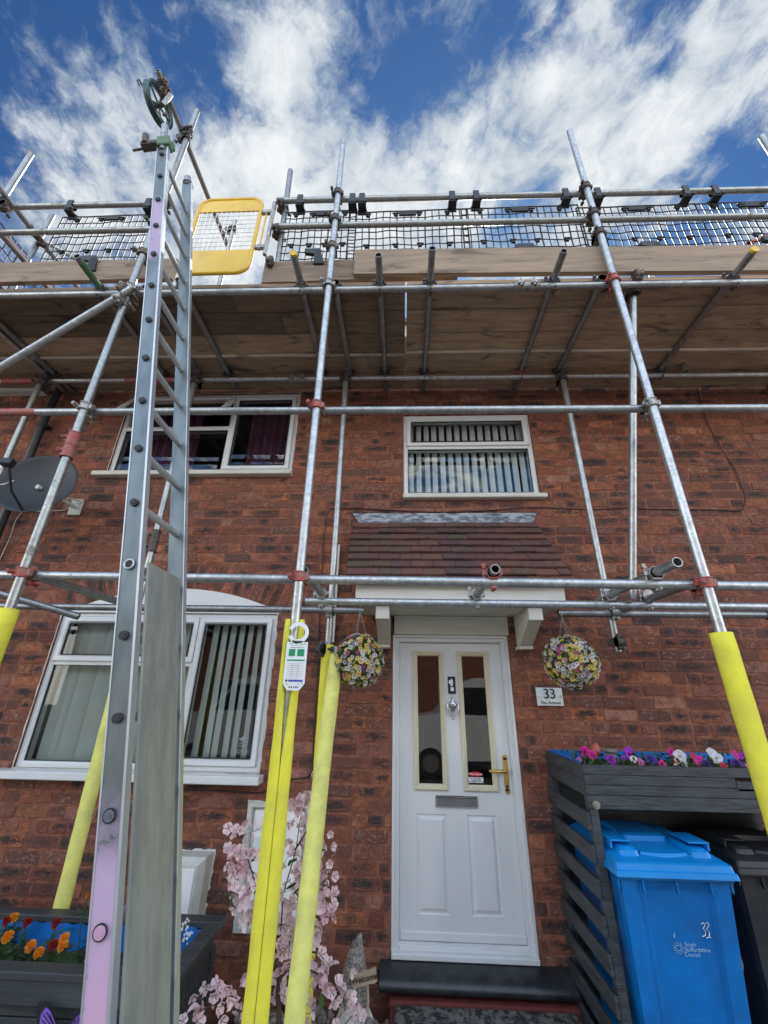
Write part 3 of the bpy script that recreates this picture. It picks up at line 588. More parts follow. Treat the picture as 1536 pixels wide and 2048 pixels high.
# tiles
def tile_courses():
    b=MB(); zt,zb=2.93,2.235; yt,yb_=-.018,YF-.05; n=9; nrm=V((0,-(zt-zb),-(yb_-yt)*-1)); 
    dirv=V((0,yb_-yt,zb-zt)); ln=dirv.length; dirv/=ln; up=V((0,dirv.z,-dirv.y)); up=up if up.z>0 else -up
    for r_ in range(n):
        s0=ln*r_/n; s1=ln*(r_+1)/n+.02; f0=r_/n
        xl=-.373+( -.335+.373)*((r_+1)/n); xr=1.262+(1.315-1.262)*((r_+1)/n)
        x=xl-(.075 if r_%2 else 0); x=xl
        first=True
        while x<xr-.01:
            w=.165+rnd.uniform(-.003,.003)
            if first and r_%2: w=.245
            first=False
            x2=min(x+w,xr)
            if xr-x2<.05: x2=xr
            jz=rnd.uniform(0,.004); th=.013; js=rnd.uniform(-.003,.003)
            p=lambda X,s_,u_: V((X,yt,zt))+dirv*(s_+js)+up*u_
            y0_=.004+jz; 
            th=.017; top=[p(x+.0015,s0-.0,y0_),p(x2-.0015,s0-.0,y0_),p(x2-.0015,s1,y0_+.024+jz),p(x+.0015,s1,y0_+.024+jz)]
            bot=[q-up*th for q in top]
            b.add(top+bot,[(0,3,2,1),(4,5,6,7),(2,3,7,6),(0,4,7,3),(1,2,6,5)]); x=x2
    return b
tile_courses().build('tile','tile',canopy)
# lead flashing: upstand on the wall and a dressed apron
b=MB(); n=40; vs=[]
for i in range(n+1):
    t_=i/n; x=-.375+t_*1.67; w1_=.004*math.sin(x*23)+.003*math.sin(x*61)
    x2=-.355+t_*1.63
    xm=-.315+t_*1.56
    for X,Y,Z in ((x,-.026,3.02+.002*math.sin(x*30)),(xm,-.030+w1_*.3,2.925+w1_*.5),(xm,-.040+w1_*.3,2.905),(x2,-.092+w1_,2.862+w1_)): vs.append((X,Y,Z))
b.add(vs,[(4*i+k,4*i+4+k,4*i+5+k,4*i+1+k) for i in range(n) for k in range(3)],True)
for i in range(n):           # drip edge
    a_,c_=V(vs[4*i+3]),V(vs[4*i+7]); b.add([a_,c_,c_+V((0,.006,-.010)),a_+V((0,.006,-.010))],[(0,1,2,3)])
b.build('lead_flashing','lead',canopy)
# gallows brackets
for x in (-.115,.985):
    br=MB(); br.box((x,YF+.05,2.00),(x+.100,-.02,2.096),bev=.004)
    M4=Matrix(((0,1,0,x),(1,0,0,0),(0,0,1,0),(0,0,0,1)))
    br.prism([(-.018,1.862),(-.115,1.862),(-.40,2.0),(-.018,2.0)],0.002,.098,M4)
    br.box((x-.012,-.13,1.835),(x+.097,-.018,1.858),bev=.003); br.build('bracket','soffit',canopy)
# -------- door
YD=.048
door=MB(); JF=[(0,.12),(0,-.004),(.004,-.009),(.020,-.009),(.024,.012),(.050,.012),(.056,.03),(.056,.12)]
door.sweep(DR[0]+.001,DR[1]-.001,.004,1.948,JF)
fr=door.build('door','door',house); fr['label']='white front door with two tall glazed lights in cream frames'
dl=MB()
gx=[(at(825,1300,YD).x,at(897,1580,YD).x),(at(913,1302,YD).x,at(998,1584,YD).x)]; gz1=at(860,1302,YD).z; gz0=at(860,1580,YD).z
px_=[(at(833,1627,YD).x,at(901,1830,YD).x),(at(934,1632,YD).x,at(1008,1836,YD).x)]; pz1=at(870,1628,YD).z; pz0=at(870,1830,YD).z
x0,x1,z0,z1=.058,DR[1]-.058,.060,1.890
holes=[(a+.01,b_-.01,gz0+.01,gz1-.01) for a,b_ in gx]+[(a,b_,pz0,pz1) for a,b_ in px_]
xs=sorted({x0,x1}|{v for h in holes for v in h[:2]}); zs=sorted({z0,z1}|{v for h in holes for v in h[2:]})
for i in range(len(xs)-1):
    for j in range(len(zs)-1):
        mx_,mz_=(xs[i]+xs[i+1])/2,(zs[j]+zs[j+1])/2
        if any(h[0]<mx_<h[1] and h[2]<mz_<h[3] for h in holes): continue
        dl.add([(xs[i],YD,zs[j]),(xs[i+1],YD,zs[j]),(xs[i+1],YD,zs[j+1]),(xs[i],YD,zs[j+1])],[(0,1,2,3)])
for a,b_ in px_:
    dl.sweep(a,b_,pz0,pz1,[(0,YD),(.006,YD+.007),(.016,YD+.007),(.034,YD-.003),(.036,YD-.003)]); dl.add([(a+.036,YD-.003,pz0+.036),(b_-.036,YD-.003,pz0+.036),(b_-.036,YD-.003,pz1-.036),(a+.036,YD-.003,pz1-.036)],[(0,1,2,3)])
dl.sweep(x0,x1,z0,z1,[(0,YD+.045),(0,YD)]); dl.build('door_leaf','door',fr)
for (a,b_) in gx:
    g_=MB(); g_.sweep(a,b_,gz0,gz1,[(0,YD+.004),(0,YD-.012),(.006,YD-.017),(.014,YD-.017),(.018,YD-.009),(.026,YD-.009),(.034,YD-.002),(.038,YD+.006),(.038,YD+.02)]); g_.build('glazing_frame','cream',fr)
    g_=MB(); g_.add([(a+.03,YD+.012,gz0+.03),(b_-.03,YD+.012,gz0+.03),(b_-.03,YD+.012,gz1-.03),(a+.03,YD+.012,gz1-.03)],[(0,1,2,3)]); g_.build('pane','glassd',fr)
b=MB(); b.box((x0,YD-.018,.062),(x1,YD-.001,.110),bev=.006); b.build('weather_bar','white',fr)
b=MB(); b.box((.004,-.034,-.004),(.918,.12,.026),bev=.004); b.box((.058,.0,.0265),(x1,.1,.048),bev=.002); b.build('threshold','white',fr)
b=MB(); b.box((.012,-.022,1.950),(.934,.05,2.096),bev=.003); b.build('lintel_board','paintw',fr)
b=MB(); q0,q1=at(870.4,1590,YD),at(956.8,1617,YD); b.box((q0.x,YD-.010,q1.z),(q1.x,YD-.001,q0.z),bev=.004); b.box((q0.x+.008,YD-.018,q1.z+.006),(q1.x-.008,YD-.0105,q0.z-.012),bev=.004); b.build('letterbox','chrome',fr)
h0,h1=at(1012,1510,YD),at(1012,1587,YD); hx=(at(1011,1540,YD).x); b=MB()
b.box((hx-.017,YD-.010,h1.z+.012),(hx+.017,YD-.001,h0.z-.012),bev=.004); b.tube((hx,YD-.010,h0.z-.014),(hx,YD-.001,h0.z-.014),.017); b.tube((hx,YD-.010,h1.z+.014),(hx,YD-.001,h1.z+.014),.017)
hzz=at(1011,1541,YD).z; b.path([(hx,YD-.008,hzz),(hx,YD-.05,hzz),(hx-.012,YD-.058,hzz),(hx-.06,YD-.060,hzz),(hx-.128,YD-.056,hzz+.001)],.011,12,rs=[.014,.012,.0115,.011,.009]); b.build('handle','brass',fr)
b=MB(); kz=at(905,1577,YD).z; b.tube((hx,YD-.012,h1.z+.045),(hx,YD-.009,h1.z+.045),.009); b.box((hx-.004,YD-.0115,h1.z+.022),(hx+.004,YD-.009,h1.z+.045)); b.build('keyhole','ink',fr)
# urn knocker
kc=at(905.5,1414,YD); b=MB(); kx,kz=kc.x,kc.z; y=YD-.006
b.lathe([(.0,.092),(.006,.088),(.008,.080),(.004,.072),(.010,.064),(.006,.054),(.018,.040),(.026,.030),(.028,.012),(.022,-.010),(.010,-.028),(.006,-.040),(.012,-.048),(.006,-.062),(.004,-.074),(.007,-.082),(0,-.090)],16,T((kx,y-.004,kz))@Matrix.Diagonal((1,.5,1,1)))
b.path([(kx-.040,y-.012,kz+.022),(kx-.043,y-.016,kz-.0),(kx-.032,y-.02,kz-.032),(kx-.012,y-.022,kz-.056),(kx,y-.022,kz-.062),(kx+.012,y-.022,kz-.056),(kx+.032,y-.02,kz-.032),(kx+.043,y-.016,kz),(kx+.040,y-.012,kz+.022)],.0055,8)
b.tube((kx-.043,y-.010,kz+.022),(kx+.043,y-.010,kz+.022),.006,10); b.build('knocker','chrome',fr)
# stickers
q0,q1=at(895,1353,YD),at(912,1388,YD); b=MB(); b.box((q0.x,YD-.003,q1.z),(q1.x,YD-.0003,q0.z)); o=b.build('door_sticker','ink',fr)
b=MB(); w_=q1.x-q0.x; hh=q0.z-q1.z; b.prism([(q0.x+w_*u_,q1.z+hh*v_) for u_,v_ in ((.12,.72),(.12,.60),(.30,.58),(.34,.44),(.60,.44),(.66,.55),(.66,.80),(.55,.86),(.42,.86),(.38,.78),(.2,.80))][::-1],YD-.0045,YD-.0032); b.box((q0.x+w_*.32,YD-.0045,q1.z+hh*.16),(q0.x+w_*.74,YD-.0032,q1.z+hh*.38)); b.build('sticker_print','wht',o)
YG=YD+.010; q0,q1=at(938,1543,YG),at(964,1553.6,YG); b=MB(); cxx,czz=(q0.x+q1.x)/2,(q0.z+q1.z)/2; rx_,rz_=(q1.x-q0.x)/2,(q0.z-q1.z)/2
b.prism([(cxx+rx_*math.cos(-a*PI/16),czz+rz_*math.sin(-a*PI/16)) for a in range(32)][::-1],YG-.002,YG-.0003); o=b.build('notice_sticker','redst',fr)
text('Polite Notice',.019,basis((cxx,YG-.003,czz),(1,0,0),(0,0,1),(0,-1,0)),'lettering','wht').build('lettering','wht',o)
q0,q1=at(937,1554.3,YG),at(967,1566,YG); b=MB(); b.box((q0.x,YG-.002,q1.z),(q1.x,YG-.0003,q0.z)); o=b.build('notice_sticker','wht',fr)
for k,s_ in enumerate(('No Cold Callers','No Salesmen','No Religious Groups')): text(s_,.0125,basis(((q0.x+q1.x)/2,YG-.003,q0.z-(q0.z-q1.z)*(.2+.28*k)),(1,0,0),(0,0,1),(0,-1,0)),'l','ink').build('lettering','ink',o)
hall=MB(); hall.add([(-.3,.135,-.1),(1.3,.135,-.1),(1.3,.135,2.3),(-.3,.135,2.3),(-.3,2,-.1),(1.3,2,-.1),(1.3,2,2.3),(-.3,2,2.3)],[(4,5,6,7),(0,4,7,3),(1,2,6,5),(0,1,5,4),(3,7,6,2)]); hall.build('hallway','hall',fr)
# -------- step
b=MB(); n=14; prof=[(-.012,-.006),(-.055,-.012),(-.10,-.034),(-.130,-.052),(-.146,-.070),(-.149,-.088),(-.140,-.104),(-.012,-.128)]
x0,x1=-.062,1.10; vs=[(x,y,z) for x in (x0,x1) for y,z in prof]; k=len(prof)
b.add(vs,[(i,i+1,k+i+1,k+i) for i in range(k-1)],True); b.add(vs,[tuple(range(k)),tuple(range(2*k-1,k-1,-1))],False); b.build('door_sill','step',house)
b=MB(); b.box((.0,-.145,-.158),(1.1,-.012,-.129)); b.box((.0,-.62,-.35),(1.1,-.126,-.160),bev=.008); b.build('step','quarry',house)
b=MB(); b.box((.03,-.60,-.159),(1.06,-.155,-.140),bev=.006); tag(b.build('door_mat','mat'),'dark speckled coir doormat on the red step below the white door','doormat')
# ragged pale sealant round the window and meter boxes
def sealant(x0,x1,z0,z1,w,Y=-.0165):
    b=MB(); per=[]
    for (ax_,az_,bx,bz) in ((x0,z0,x1,z0),(x1,z0,x1,z1),(x1,z1,x0,z1),(x0,z1,x0,z0)):
        n=max(4,int(math.hypot(bx-ax_,bz-az_)/.012))
        for i in range(n): t_=i/n; per.append((ax_+(bx-ax_)*t_,az_+(bz-az_)*t_))
    cx_,cz_=(x0+x1)/2,(z0+z1)/2; vs=[]
    for i,(x,z) in enumerate(per):
        e=w*max(.1,.55+1.3*noise.noise(V((x*14,z*14,3)))+rnd.uniform(-.25,.25)); dx_=(-1 if abs(x-x0)<1e-6 else (1 if abs(x-x1)<1e-6 else 0)); dz_=(-1 if abs(z-z0)<1e-6 else (1 if abs(z-z1)<1e-6 else 0))
        vs+=[(x-dx_*.004,Y-.001,z-dz_*.004),(x+dx_*e*.5,Y-.002,z+dz_*e*.5),(x+dx_*e,Y+.010,z+dz_*e)]
    n=len(per); b.add(vs,[(3*i+k,3*((i+1)%n)+k,3*((i+1)%n)+k+1,3*i+k+1) for i in range(n) for k in (0,1)],True); b.build('sealant','wsoft',house)
sealant(LL[0],LL[1],LL[2],LL[3],.014); sealant(GAS[0],GAS[1],GAS[2],GAS[3],.016); sealant(-1.66,-1.215,-.03,.50,.018); sealant(UL[0],UL[1],UL[2],UL[3],.007)
# -------- gas meter box flush in the wall
x0,x1,z0,z1=GAS; b=MB(); b.sweep(x0,x1,z0,z1,[(0,.1),(0,-.030),(.005,-.036),(.028,-.036),(.036,-.020),(.040,.0)]); b.add([(x0+.04,0,z0+.04),(x1-.04,0,z0+.04),(x1-.04,0,z1-.04),(x0+.04,0,z1-.04)],[(0,1,2,3)]); o=b.build('gas_meter_box','wsoft',house)
b=MB(); b.box((x0+.05,-.016,z0+.05),(x1-.05,-.001,z1-.05),bev=.003); b.build('meter_door','wht',o)
b=MB(); b.box((x0+.06,-.019,z1-.17),(x0+.24,-.0165,z1-.11)); b.box((x0+.06,-.019,z1-.27),(x0+.2,-.0165,z1-.20)); b.build('label_plate','plate',o)
# -------- electric meter box with sloped hood
x0,x1=-1.66,-1.215; zt,zb=.50,-.03; b=MB(); e=.045
fr_=[(x0+e,-.150,zb+e),(x1-e,-.150,zb+e),(x1-e,-.150,zt-e),(x0+e,-.150,zt-e)]; bk=[(x0,-.015,zb),(x1,-.015,zb),(x1,-.015,zt),(x0,-.015,zt)]; md=[(x0+.008,-.11,zb+.008),(x1-.008,-.11,zb+.008),(x1-.008,-.11,zt-.008),(x0+.008,-.11,zt-.008)]
b.add(bk+md+fr_,[(i,(i+1)%4,4+(i+1)%4,4+i) for i in range(4)]+[(4+i,4+(i+1)%4,8+(i+1)%4,8+i) for i in range(4)]+[(8,9,10,11)]); eb=b.build('electric_meter_box','wsoft',house)
b=MB(); b.box((x0+e+.012,-.156,zb+e+.012),(x1-e-.012,-.1505,zb+e+.13),bev=.002); b.box((x0+e+.012,-.156,zb+e+.136),(x1-e-.012,-.1505,zt-e-.012),bev=.002); b.build('meter_door','wht',eb)
b=MB(); zc=zb+e+.133; b.box((x1-e-.19,-.160,zc-.02),(x1-e-.165,-.1565,zc+.03),bev=.001); b.tube((x1-e-.178,-.163,zc-.008),(x1-e-.178,-.157,zc-.008),.005); b.build('latch','zinc',eb)
# -------- cables on the wall
def pxpath(pts,Y,r,n=6): 
    b=MB(); P_=[at(x,y,Y) for x,y in pts]; Q=[]
    for i in range(len(P_)-1):
        p0=P_[max(i-1,0)];p1=P_[i];p2=P_[i+1];p3=P_[min(i+2,len(P_)-1)]
        for k in range(6):
            t_=k/6; Q.append(.5*((2*p1)+(p2-p0)*t_+(2*p0-5*p1+4*p2-p3)*t_*t_+(3*p1-p0-3*p2+p3)*t_**3))
    Q.append(P_[-1]); return b.path(Q,r,n)
pxpath([(1395,778),(1412,840),(1440,890),(1470,940),(1488,985),(1490,1008),(1478,1021),(1440,1020),(1380,1019),(1300,1018),(1260,1016),(1180,1019),(1060,1015),(960,1022),(860,1024),(760,1019),(690,1017),(665,1018),(654,1030),(650,1060),(645,1120),(641,1170)],-.024,.0045).build('cable','black',house)
pxpath([(641,1180),(637,1290),(632,1400),(627,1480),(626,1530),(618,1552),(590,1558),(568,1560),(548,1575),(520,1585),(480,1584),(420,1580),(356,1579)],-.024,.005).build('cable','black',house)
pxpath([(152,1006),(128,1020),(95,1022),(50,1024),(32,1040),(20,1075),(0,1118),(-30,1190)],-.024,.0045).build('cable','wsoft',house)
b=MB(); p0,p1=at(678,1090,-.03),at(664,1285,-.03); b.box((p0.x-.012,-.045,p1.z),(p0.x+.012,-.017,p0.z),bev=.003); b.build('conduit','paintw',house)
b=MB(); q=at(686,1285,-.05); b.box((q.x-.02,-.075,q.z-.05),(q.x+.02,-.017,q.z+.05),bev=.006); b.build('junction_box','black',house)

# ================================================================= SCAFFOLD
TR=.0252
sc=empty('scaffold',(-.47,-1.33,GZ),'galvanised tube scaffold with a boarded platform built along the front of the brick house','scaffold')
YS,YR,YI=-1.33,-1.28,-.38
def tubeobj(name,p0,p1,mt='galv',r=TR,label=None,hollow=1,extra=None):
    b=MB(); b.tube(p0,p1,r,20,hollow=hollow)
    if mt=='x': mt='galv'
    o=b.build(name,mt,sc)
    if label: o['label']=label
    return o
def inner_plug(p,d,r=TR):     # dirty bore seen in an open end
    pass
# coupler shapes (right-angle and swivel fittings), local: one tube along Z through 0, the other along X through (0,.0525,0)
def coupler_mesh(kind):
    b=MB(); r=TR+.0052
    def band(p0,p1): b.tube(p0,p1,r,20); 
    band((0,0,-.024),(0,0,.024)); 
    for zz_ in (-.024,.019): b.tube((0,0,zz_),(0,0,zz_+.005),r+.0035,20)
    b.box((-.022,.022,-.026),(.022,.034,.026),bev=.003)
    # hinge lug and bolt on either side of the band
    b.box((r-.006,-.014,-.018),(r+.016,.012,.018),bev=.003); b.box((-r-.020,-.012,-.014),(-r+.006,.012,.014),bev=.003)
    b.tube((-r-.011,-.050,0),(-r-.011,.030,0),.0062,8); b.tube((-r-.011,-.050,0),(-r-.011,-.034,0),.0115,6); b.box((-r-.020,-.031,-.012),(-r-.002,-.026,.012))
    if kind=='double':
        o_=.0525
        b.tube((-.024,o_,0),(.024,o_,0),r,20)
        for xx_ in (-.024,.019): b.tube((xx_,o_,0),(xx_+.005,o_,0),r+.0035,20)
        b.box((-.018,o_-.014,-r-.018),(.018,o_+.012,-r+.006),bev=.003); b.box((-.014,o_-.012,r-.006),(.014,o_+.012,r+.020),bev=.003)
        b.tube((0,o_-.03,-r-.012),(0,o_+.052,-r-.012),.0062,8); b.tube((0,o_+.036,-r-.012),(0,o_+.052,-r-.012),.0115,6); b.box((-.012,o_+.030,-r-.021),(.012,o_+.035,-r-.003))
    elif kind=='sleeve':
        b=MB(); b.tube((0,0,-.085),(0,0,.085),r,20); 
        for s_ in (-1,1):
            b.box((-.014,-r-.016,s_*.045-.022),(.014,-r+.006,s_*.045+.022),bev=.003); b.tube((-.035,-r-.008,s_*.045),(.035,-r-.008,s_*.045),.006,8); b.tube((.024,-r-.008,s_*.045),(.035,-r-.008,s_*.045),.011,6)
        for zz_ in (-.085,-.004,.079): b.tube((0,0,zz_),(0,0,zz_+.006),r+.003,20)
    elif kind=='putlog':   # single clip hanging under/over
        b.box((-.012,.02,-.012),(.012,.085,.012),bev=.003); b.tube((0,.075,-.03),(0,.075,.03),.006,8); b.tube((0,.075,.02),(0,.075,.032),.011,6)
    me=bpy.data.meshes.new('coupler'); me.from_pydata([p for p in b.v],[],b.f); me.polygons.foreach_set('use_smooth',b.sm); me.update(); return me
CM={}
def coupler(kind,p,zdir,ydir,mt='rustd',label=None):
    key=(kind,mt)
    if key not in CM: me=coupler_mesh(kind); me.materials.append(M[mt]); CM[key]=me
    z_=V(zdir).normalized(); y_=V(ydir); y_=(y_-z_*y_.dot(z_)).normalized(); x_=y_.cross(z_)
    o=bpy.data.objects.new('coupler',CM[key]); COL.objects.link(o); o.parent=sc; o['_o']=sc['_o']
    o.matrix_local=basis(V(p)-V(sc['_o']),x_,y_,z_)@Matrix.Scale(1.10,4)
    if label: o['label']=label
    return o
UPV=(0,0,1); XV=(1,0,0); YV=(0,1,0)
# ---- standards (uprights)
XL,XC,XR,XE,XF=-2.04,-.475,1.646,-3.585,3.30
std=[(XL,YS,7.02,'galvg'),(XC,YS,6.33,'galv2'),(XR,YS,6.34,'galv2'),(XE,YS,6.34,'galvg'),(XF,YS,6.12,'galv')]
for x,y,zt,mt in std: tubeobj('standard',(x,y,GZ+.01),(x+.004,y,zt),mt)
b=MB(); b.tube((XE,YS,6.31),(XE,YS,6.345),TR+.0012,20,caps=False); b.build('end_band','redp',sc)
# sleeve joint with blue smear on the left upright
for x,y,zt,zb,mt in ((-1.95,YI,6.78,GZ+.01,'galv'),(-.458,YI,4.62,GZ+.01,'galv'),(1.59,YI,4.55,1.80,'galv'),(-3.53,YI,4.75,GZ+.01,'galvg')):
    tubeobj('standard',(x,y,zb),(x,y,zt),mt)
q=atx(105,430,-3.57); tubeobj('standard',(-3.57,q.y,4.2),(-3.57,q.y,q.z),'galvd')
for (x_,y_) in ((-.66,1.0),): pass
# base plates
for x,y in [(s[0],s[1]) for s in std]+[(-1.95,YI),(-.458,YI),(-3.53,YI)]:
    b=MB(); b.box((x-.075,y-.075,GZ+.001),(x+.075,y+.075,GZ+.008)); b.build('base_plate','zinc',sc)
# ---- ledgers and guard rails (run along the house)
def xr(name,x0,x1,Y,pa,pb,mt='galv',label=None):
    # pa,pb = two world heights at x=-3 and x=+3
    zf=lambda x: pa+(pb-pa)*(x+3)/6
    return tubeobj(name,(x0,Y,zf(x0)),(x1,Y,zf(x1)),mt,label=label), zf
_,zO=xr('ledger',-5.2,1.02,YR,4.392,4.312,'galv'); _,_z=xr('ledger',1.03,4.6,YR,4.392,4.312,'galv')
_,zI=xr('ledger',-5.2,-.95,YI+.052,4.362,4.300,'galv2'); _,_z=xr('ledger',-.94,4.6,YI+.052,4.362,4.300,'galv2')
_,zG1=xr('guard_rail',-3.66,-2.0,YR,5.566,5.432,'galvg'); xr('guard_rail',-1.03,4.6,YR,5.566,5.432,'galvg')
_,zG2=xr('guard_rail',-4.6,-2.0,YR,5.196,5.083,'galvg'); xr('guard_rail',-1.0,4.6,YR,5.196,5.083,'galvg')
_,zM=xr('ledger',-2.68,4.6,YR,3.240,3.180,'galv')
_,zA=xr('ledger',-4.6,-2.02,YR,2.10,2.035,'galv2'); xr('ledger',-2.0,4.6,YR,2.10,2.035,'galv2')
b=MB(); b.tube((-2.68,YR,zM(-2.68)),(-2.42,YR,zM(-2.42)),TR+.0008,20,caps=False); b.build('paint_band','redp',sc)
b=MB(); b.tube((-4.0,YI+.052,zI(-4)),(-3.55,YI+.052,zI(-3.55)),TR+.0008,20,caps=False); b.tube((-2.7,YI+.052,zI(-2.7)),(-2.2,YI+.052,zI(-2.2)),TR+.0008,20,caps=False); b.build('paint_band','redp',sc)
tubeobj('ledger',(-.565,-.75,2.062),(4.6,-.75,2.03),'galv2')
tubeobj('ledger',(-3.6,YI-.05,2.078),(-.203,YI-.05,2.062),'galvd'); tubeobj('ledger',(1.198,YI-.05,2.052),(2.72,YI-.05,2.052),'galvd')
tubeobj('ledger',(2.75,YI-.06,2.055),(4.6,YI-.06,2.055),'black')
# ---- transoms (run from front to back)
ZT=4.415
tr=[(-2.322,-1.56,.0,'greenp'),(-1.655,-1.36,-.10,'galvd'),(-.700,-1.545,-.28,'galvd'),(-.435,-1.30,-.20,'galvd'),(-.085,-1.52,-.06,'galvd'),(.300,-1.56,-.05,'galvd'),(1.229,-1.52,-.04,'galvd'),(1.590,-1.27,-.30,'galvd'),(2.535,-1.50,-.06,'galvd'),(3.74,-1.50,-.03,'galvd'),(-3.47,-1.40,-.05,'galvd'),(-3.56,-1.45,-.10,'galv2'),(-1.96,-1.30,-.3,'galvd')]
for x,y0,y1,mt in tr:
    z=zO(x)+.0505; 
    if mt=='greenp':
        tubeobj('transom',(x,y0,z),(x,y1,z),'galvd'); b=MB(); b.tube((x,y0+.05,z),(x,y0+.27,z),TR+.0008,20,caps=False); b.build('paint_band','greenp',sc)
    else: tubeobj('transom',(x,y0,z),(x,y1,z),mt)
for x in (-.700,2.535):
    z=zO(x)+.0505; y=-1.545 if x<0 else -1.50; b=MB(); b.tube((x,y-.006,z),(x,y+.012,z),TR+.0025,20); b.build('end_cap','gatey',sc)
tubeobj('transom',(.572,-1.36,2.113),(.572,-.66,2.113),'galvg')
tubeobj('transom',(1.428,-1.49,2.113),(1.428,-.60,2.113),'galv')
tubeobj('transom',(1.668,-1.27,2.085),(1.668,-.36,2.085),'galvd')
tubeobj('transom',(-.462,-1.30,2.117),(-.462,-.66,2.117),'galvd'); tubeobj('transom',(-2.00,-1.31,2.085),(-1.96,-.33,2.085),'galvd')
# ---- braces
p0=at(262,578,-1.39); p1=at(-60,772,-1.39); tubeobj('brace',p0,p1+(p1-p0)*.4,'galv')
tubeobj('brace',(1.872,-1.235,4.50),(1.545,-.80,2.08),'galv')
tubeobj('brace',(-3.5,-.95,2.3),(-2.35,-.43,2.0),'galvd')
# ---- rails returning round the left end and raised gin-wheel beam
for z,y0 in ((5.60,-1.52),(5.24,-1.42)): tubeobj('guard_rail',(-3.52,y0,z),(-3.52,-.25,z-.01),'galvg')
tubeobj('guard_rail',(-3.66,-1.44,5.40),(-3.64,-.3,5.38),'redp'); tubeobj('guard_rail',(-3.7,-1.36,4.93),(-3.64,-.3,4.92),'redp')
tubeobj('brace',atx(98,486,-3.2),atx(160,521,-2.9),'galv')
tubeobj('gin_wheel_beam',(-2.112,-1.78,6.62),(-2.095,-.15,6.61),'galvg')
# inner rail, far side of the platform, right end
q0,q1=at(1497,487,-.38),at(1560,463,-.38); tubeobj('guard_rail',q0,q1,'redp')
q=at(1277,478,-.38); tubeobj('standard',(q.x,-.38,4.3),(q.x,-.38,q.z),'galv')
# ---- couplers
def dc(x,z,mt='rustd',lab=None,yy=YS,dy=.0525): coupler('double',(x,yy,z),UPV,YV,mt,lab)
for x in (XL,XC,XR,XF): dc(x,zO(x),'redp' if x==XR else ('zinc' if x<=XC else 'rustd'))
for x in (XC,XR,XE,XF): dc(x,zG1(x)); dc(x,zG2(x))
dc(XL,zG1(XL)); dc(XL,zG2(XL)); dc(XC,4.80,'rust'); dc(XR,4.86,'rustd'); dc(XL,4.79,'rust')
for x in (XL,XC,XR,XF): dc(x,zM(x),'redp' if x==XC else 'zinc')
for x in (XL,XC,XR,XF): dc(x,zA(x),'redp','red painted coupler')
coupler('double',(XL,YS,6.615),UPV,(-1,0,0),'rustd'); coupler('double',(XL,YS-.002,6.50),UPV,(-1,0,0),'rustd')
coupler('double',(-1.95,YI,6.60),UPV,(-1,0,0),'rustd')
for dy in (-1.70,): coupler('putlog',(-2.112,dy,6.62),YV,(0,0,1),'rust'); coupler('double',(-2.112,dy+.06,6.62),YV,(0,0,-1),'rust')
coupler('double',(XL,YS,4.20),UPV,(0,-1,0),'zinc'); coupler('double',(XL,YS,4.30),UPV,(0,-1,0),'rust')
for x,y0,y1,mt in tr[:-2]:
    z=zO(x)+.0505; coupler('putlog',(x,YR,z),YV,(0,0,-1),'rust' if x in(-.7,) else 'rustd')
    coupler('putlog',(x,YI+.052,z),YV,(0,0,-1),'redp' if x==1.229 else 'rustd')
for x in (-1.95,-.458,1.59,-3.53): dc(x,zI(x),'rustd',yy=YI); coupler('double',(x,YI,zI(x)-.07),UPV,(0,1,0),'rustd')
for x,y in ((.572,-1.28),(.572,-.75),(1.428,-1.28),(1.428,-.75),(-.462,-.75),(1.668,-.75)):
    coupler('putlog',(x,y,2.11),YV,(0,0,-1),'redp' if (x,y)==(.572,-1.28) else 'zinc')
for x in (-.458,1.59): coupler('double',(x,YI,2.06),UPV,(0,-1,0),'zinc')
coupler('double',(-.458,YI,1.79),UPV,(-1,-1,0),'rustd'); coupler('double',(1.59,YI,1.86),UPV,(0,-1,0),'rustd')
coupler('double',(1.86,-1.235,4.42),(.08,0,1),(0,-1,0),'rust'); coupler('double',(1.84,-1.23,4.32),(.08,0,1),(0,1,0),'rust')
coupler('sleeve',(1.025,YR,zO(1.025)),XV,(0,1,0),'zinc'); coupler('sleeve',(-.945,YI+.052,zI(-.945)),XV,(0,1,0),'zinc')
coupler('sleeve',(XL,YS,2.93),UPV,(1,0,0),'redp','red and grey sleeve coupler joining two lengths of upright'); coupler('sleeve',(2.735,YI-.055,2.053),XV,(0,1,0),'rustd')
coupler('sleeve',(-1.95,YI,2.62),UPV,(1,0,0),'rustd'); coupler('sleeve',(-3.52,-1.0,5.597),YV,(0,0,1),'rustd')
coupler('double',(XE,YS,5.52),UPV,(1,0,0),'rustd')
# gate post on the right of the ladder gap
gp=at(560,545,-1.22); gt=at(582,342,-1.22)
tubeobj('standard',(gp.x-.02,-1.22,4.42),(gt.x-.005,-1.22,gt.z),'galvd')
for z in (5.50,5.14,4.72): coupler('double',(gt.x-.012,-1.22,z),UPV,(0,-1,0),'rustd')

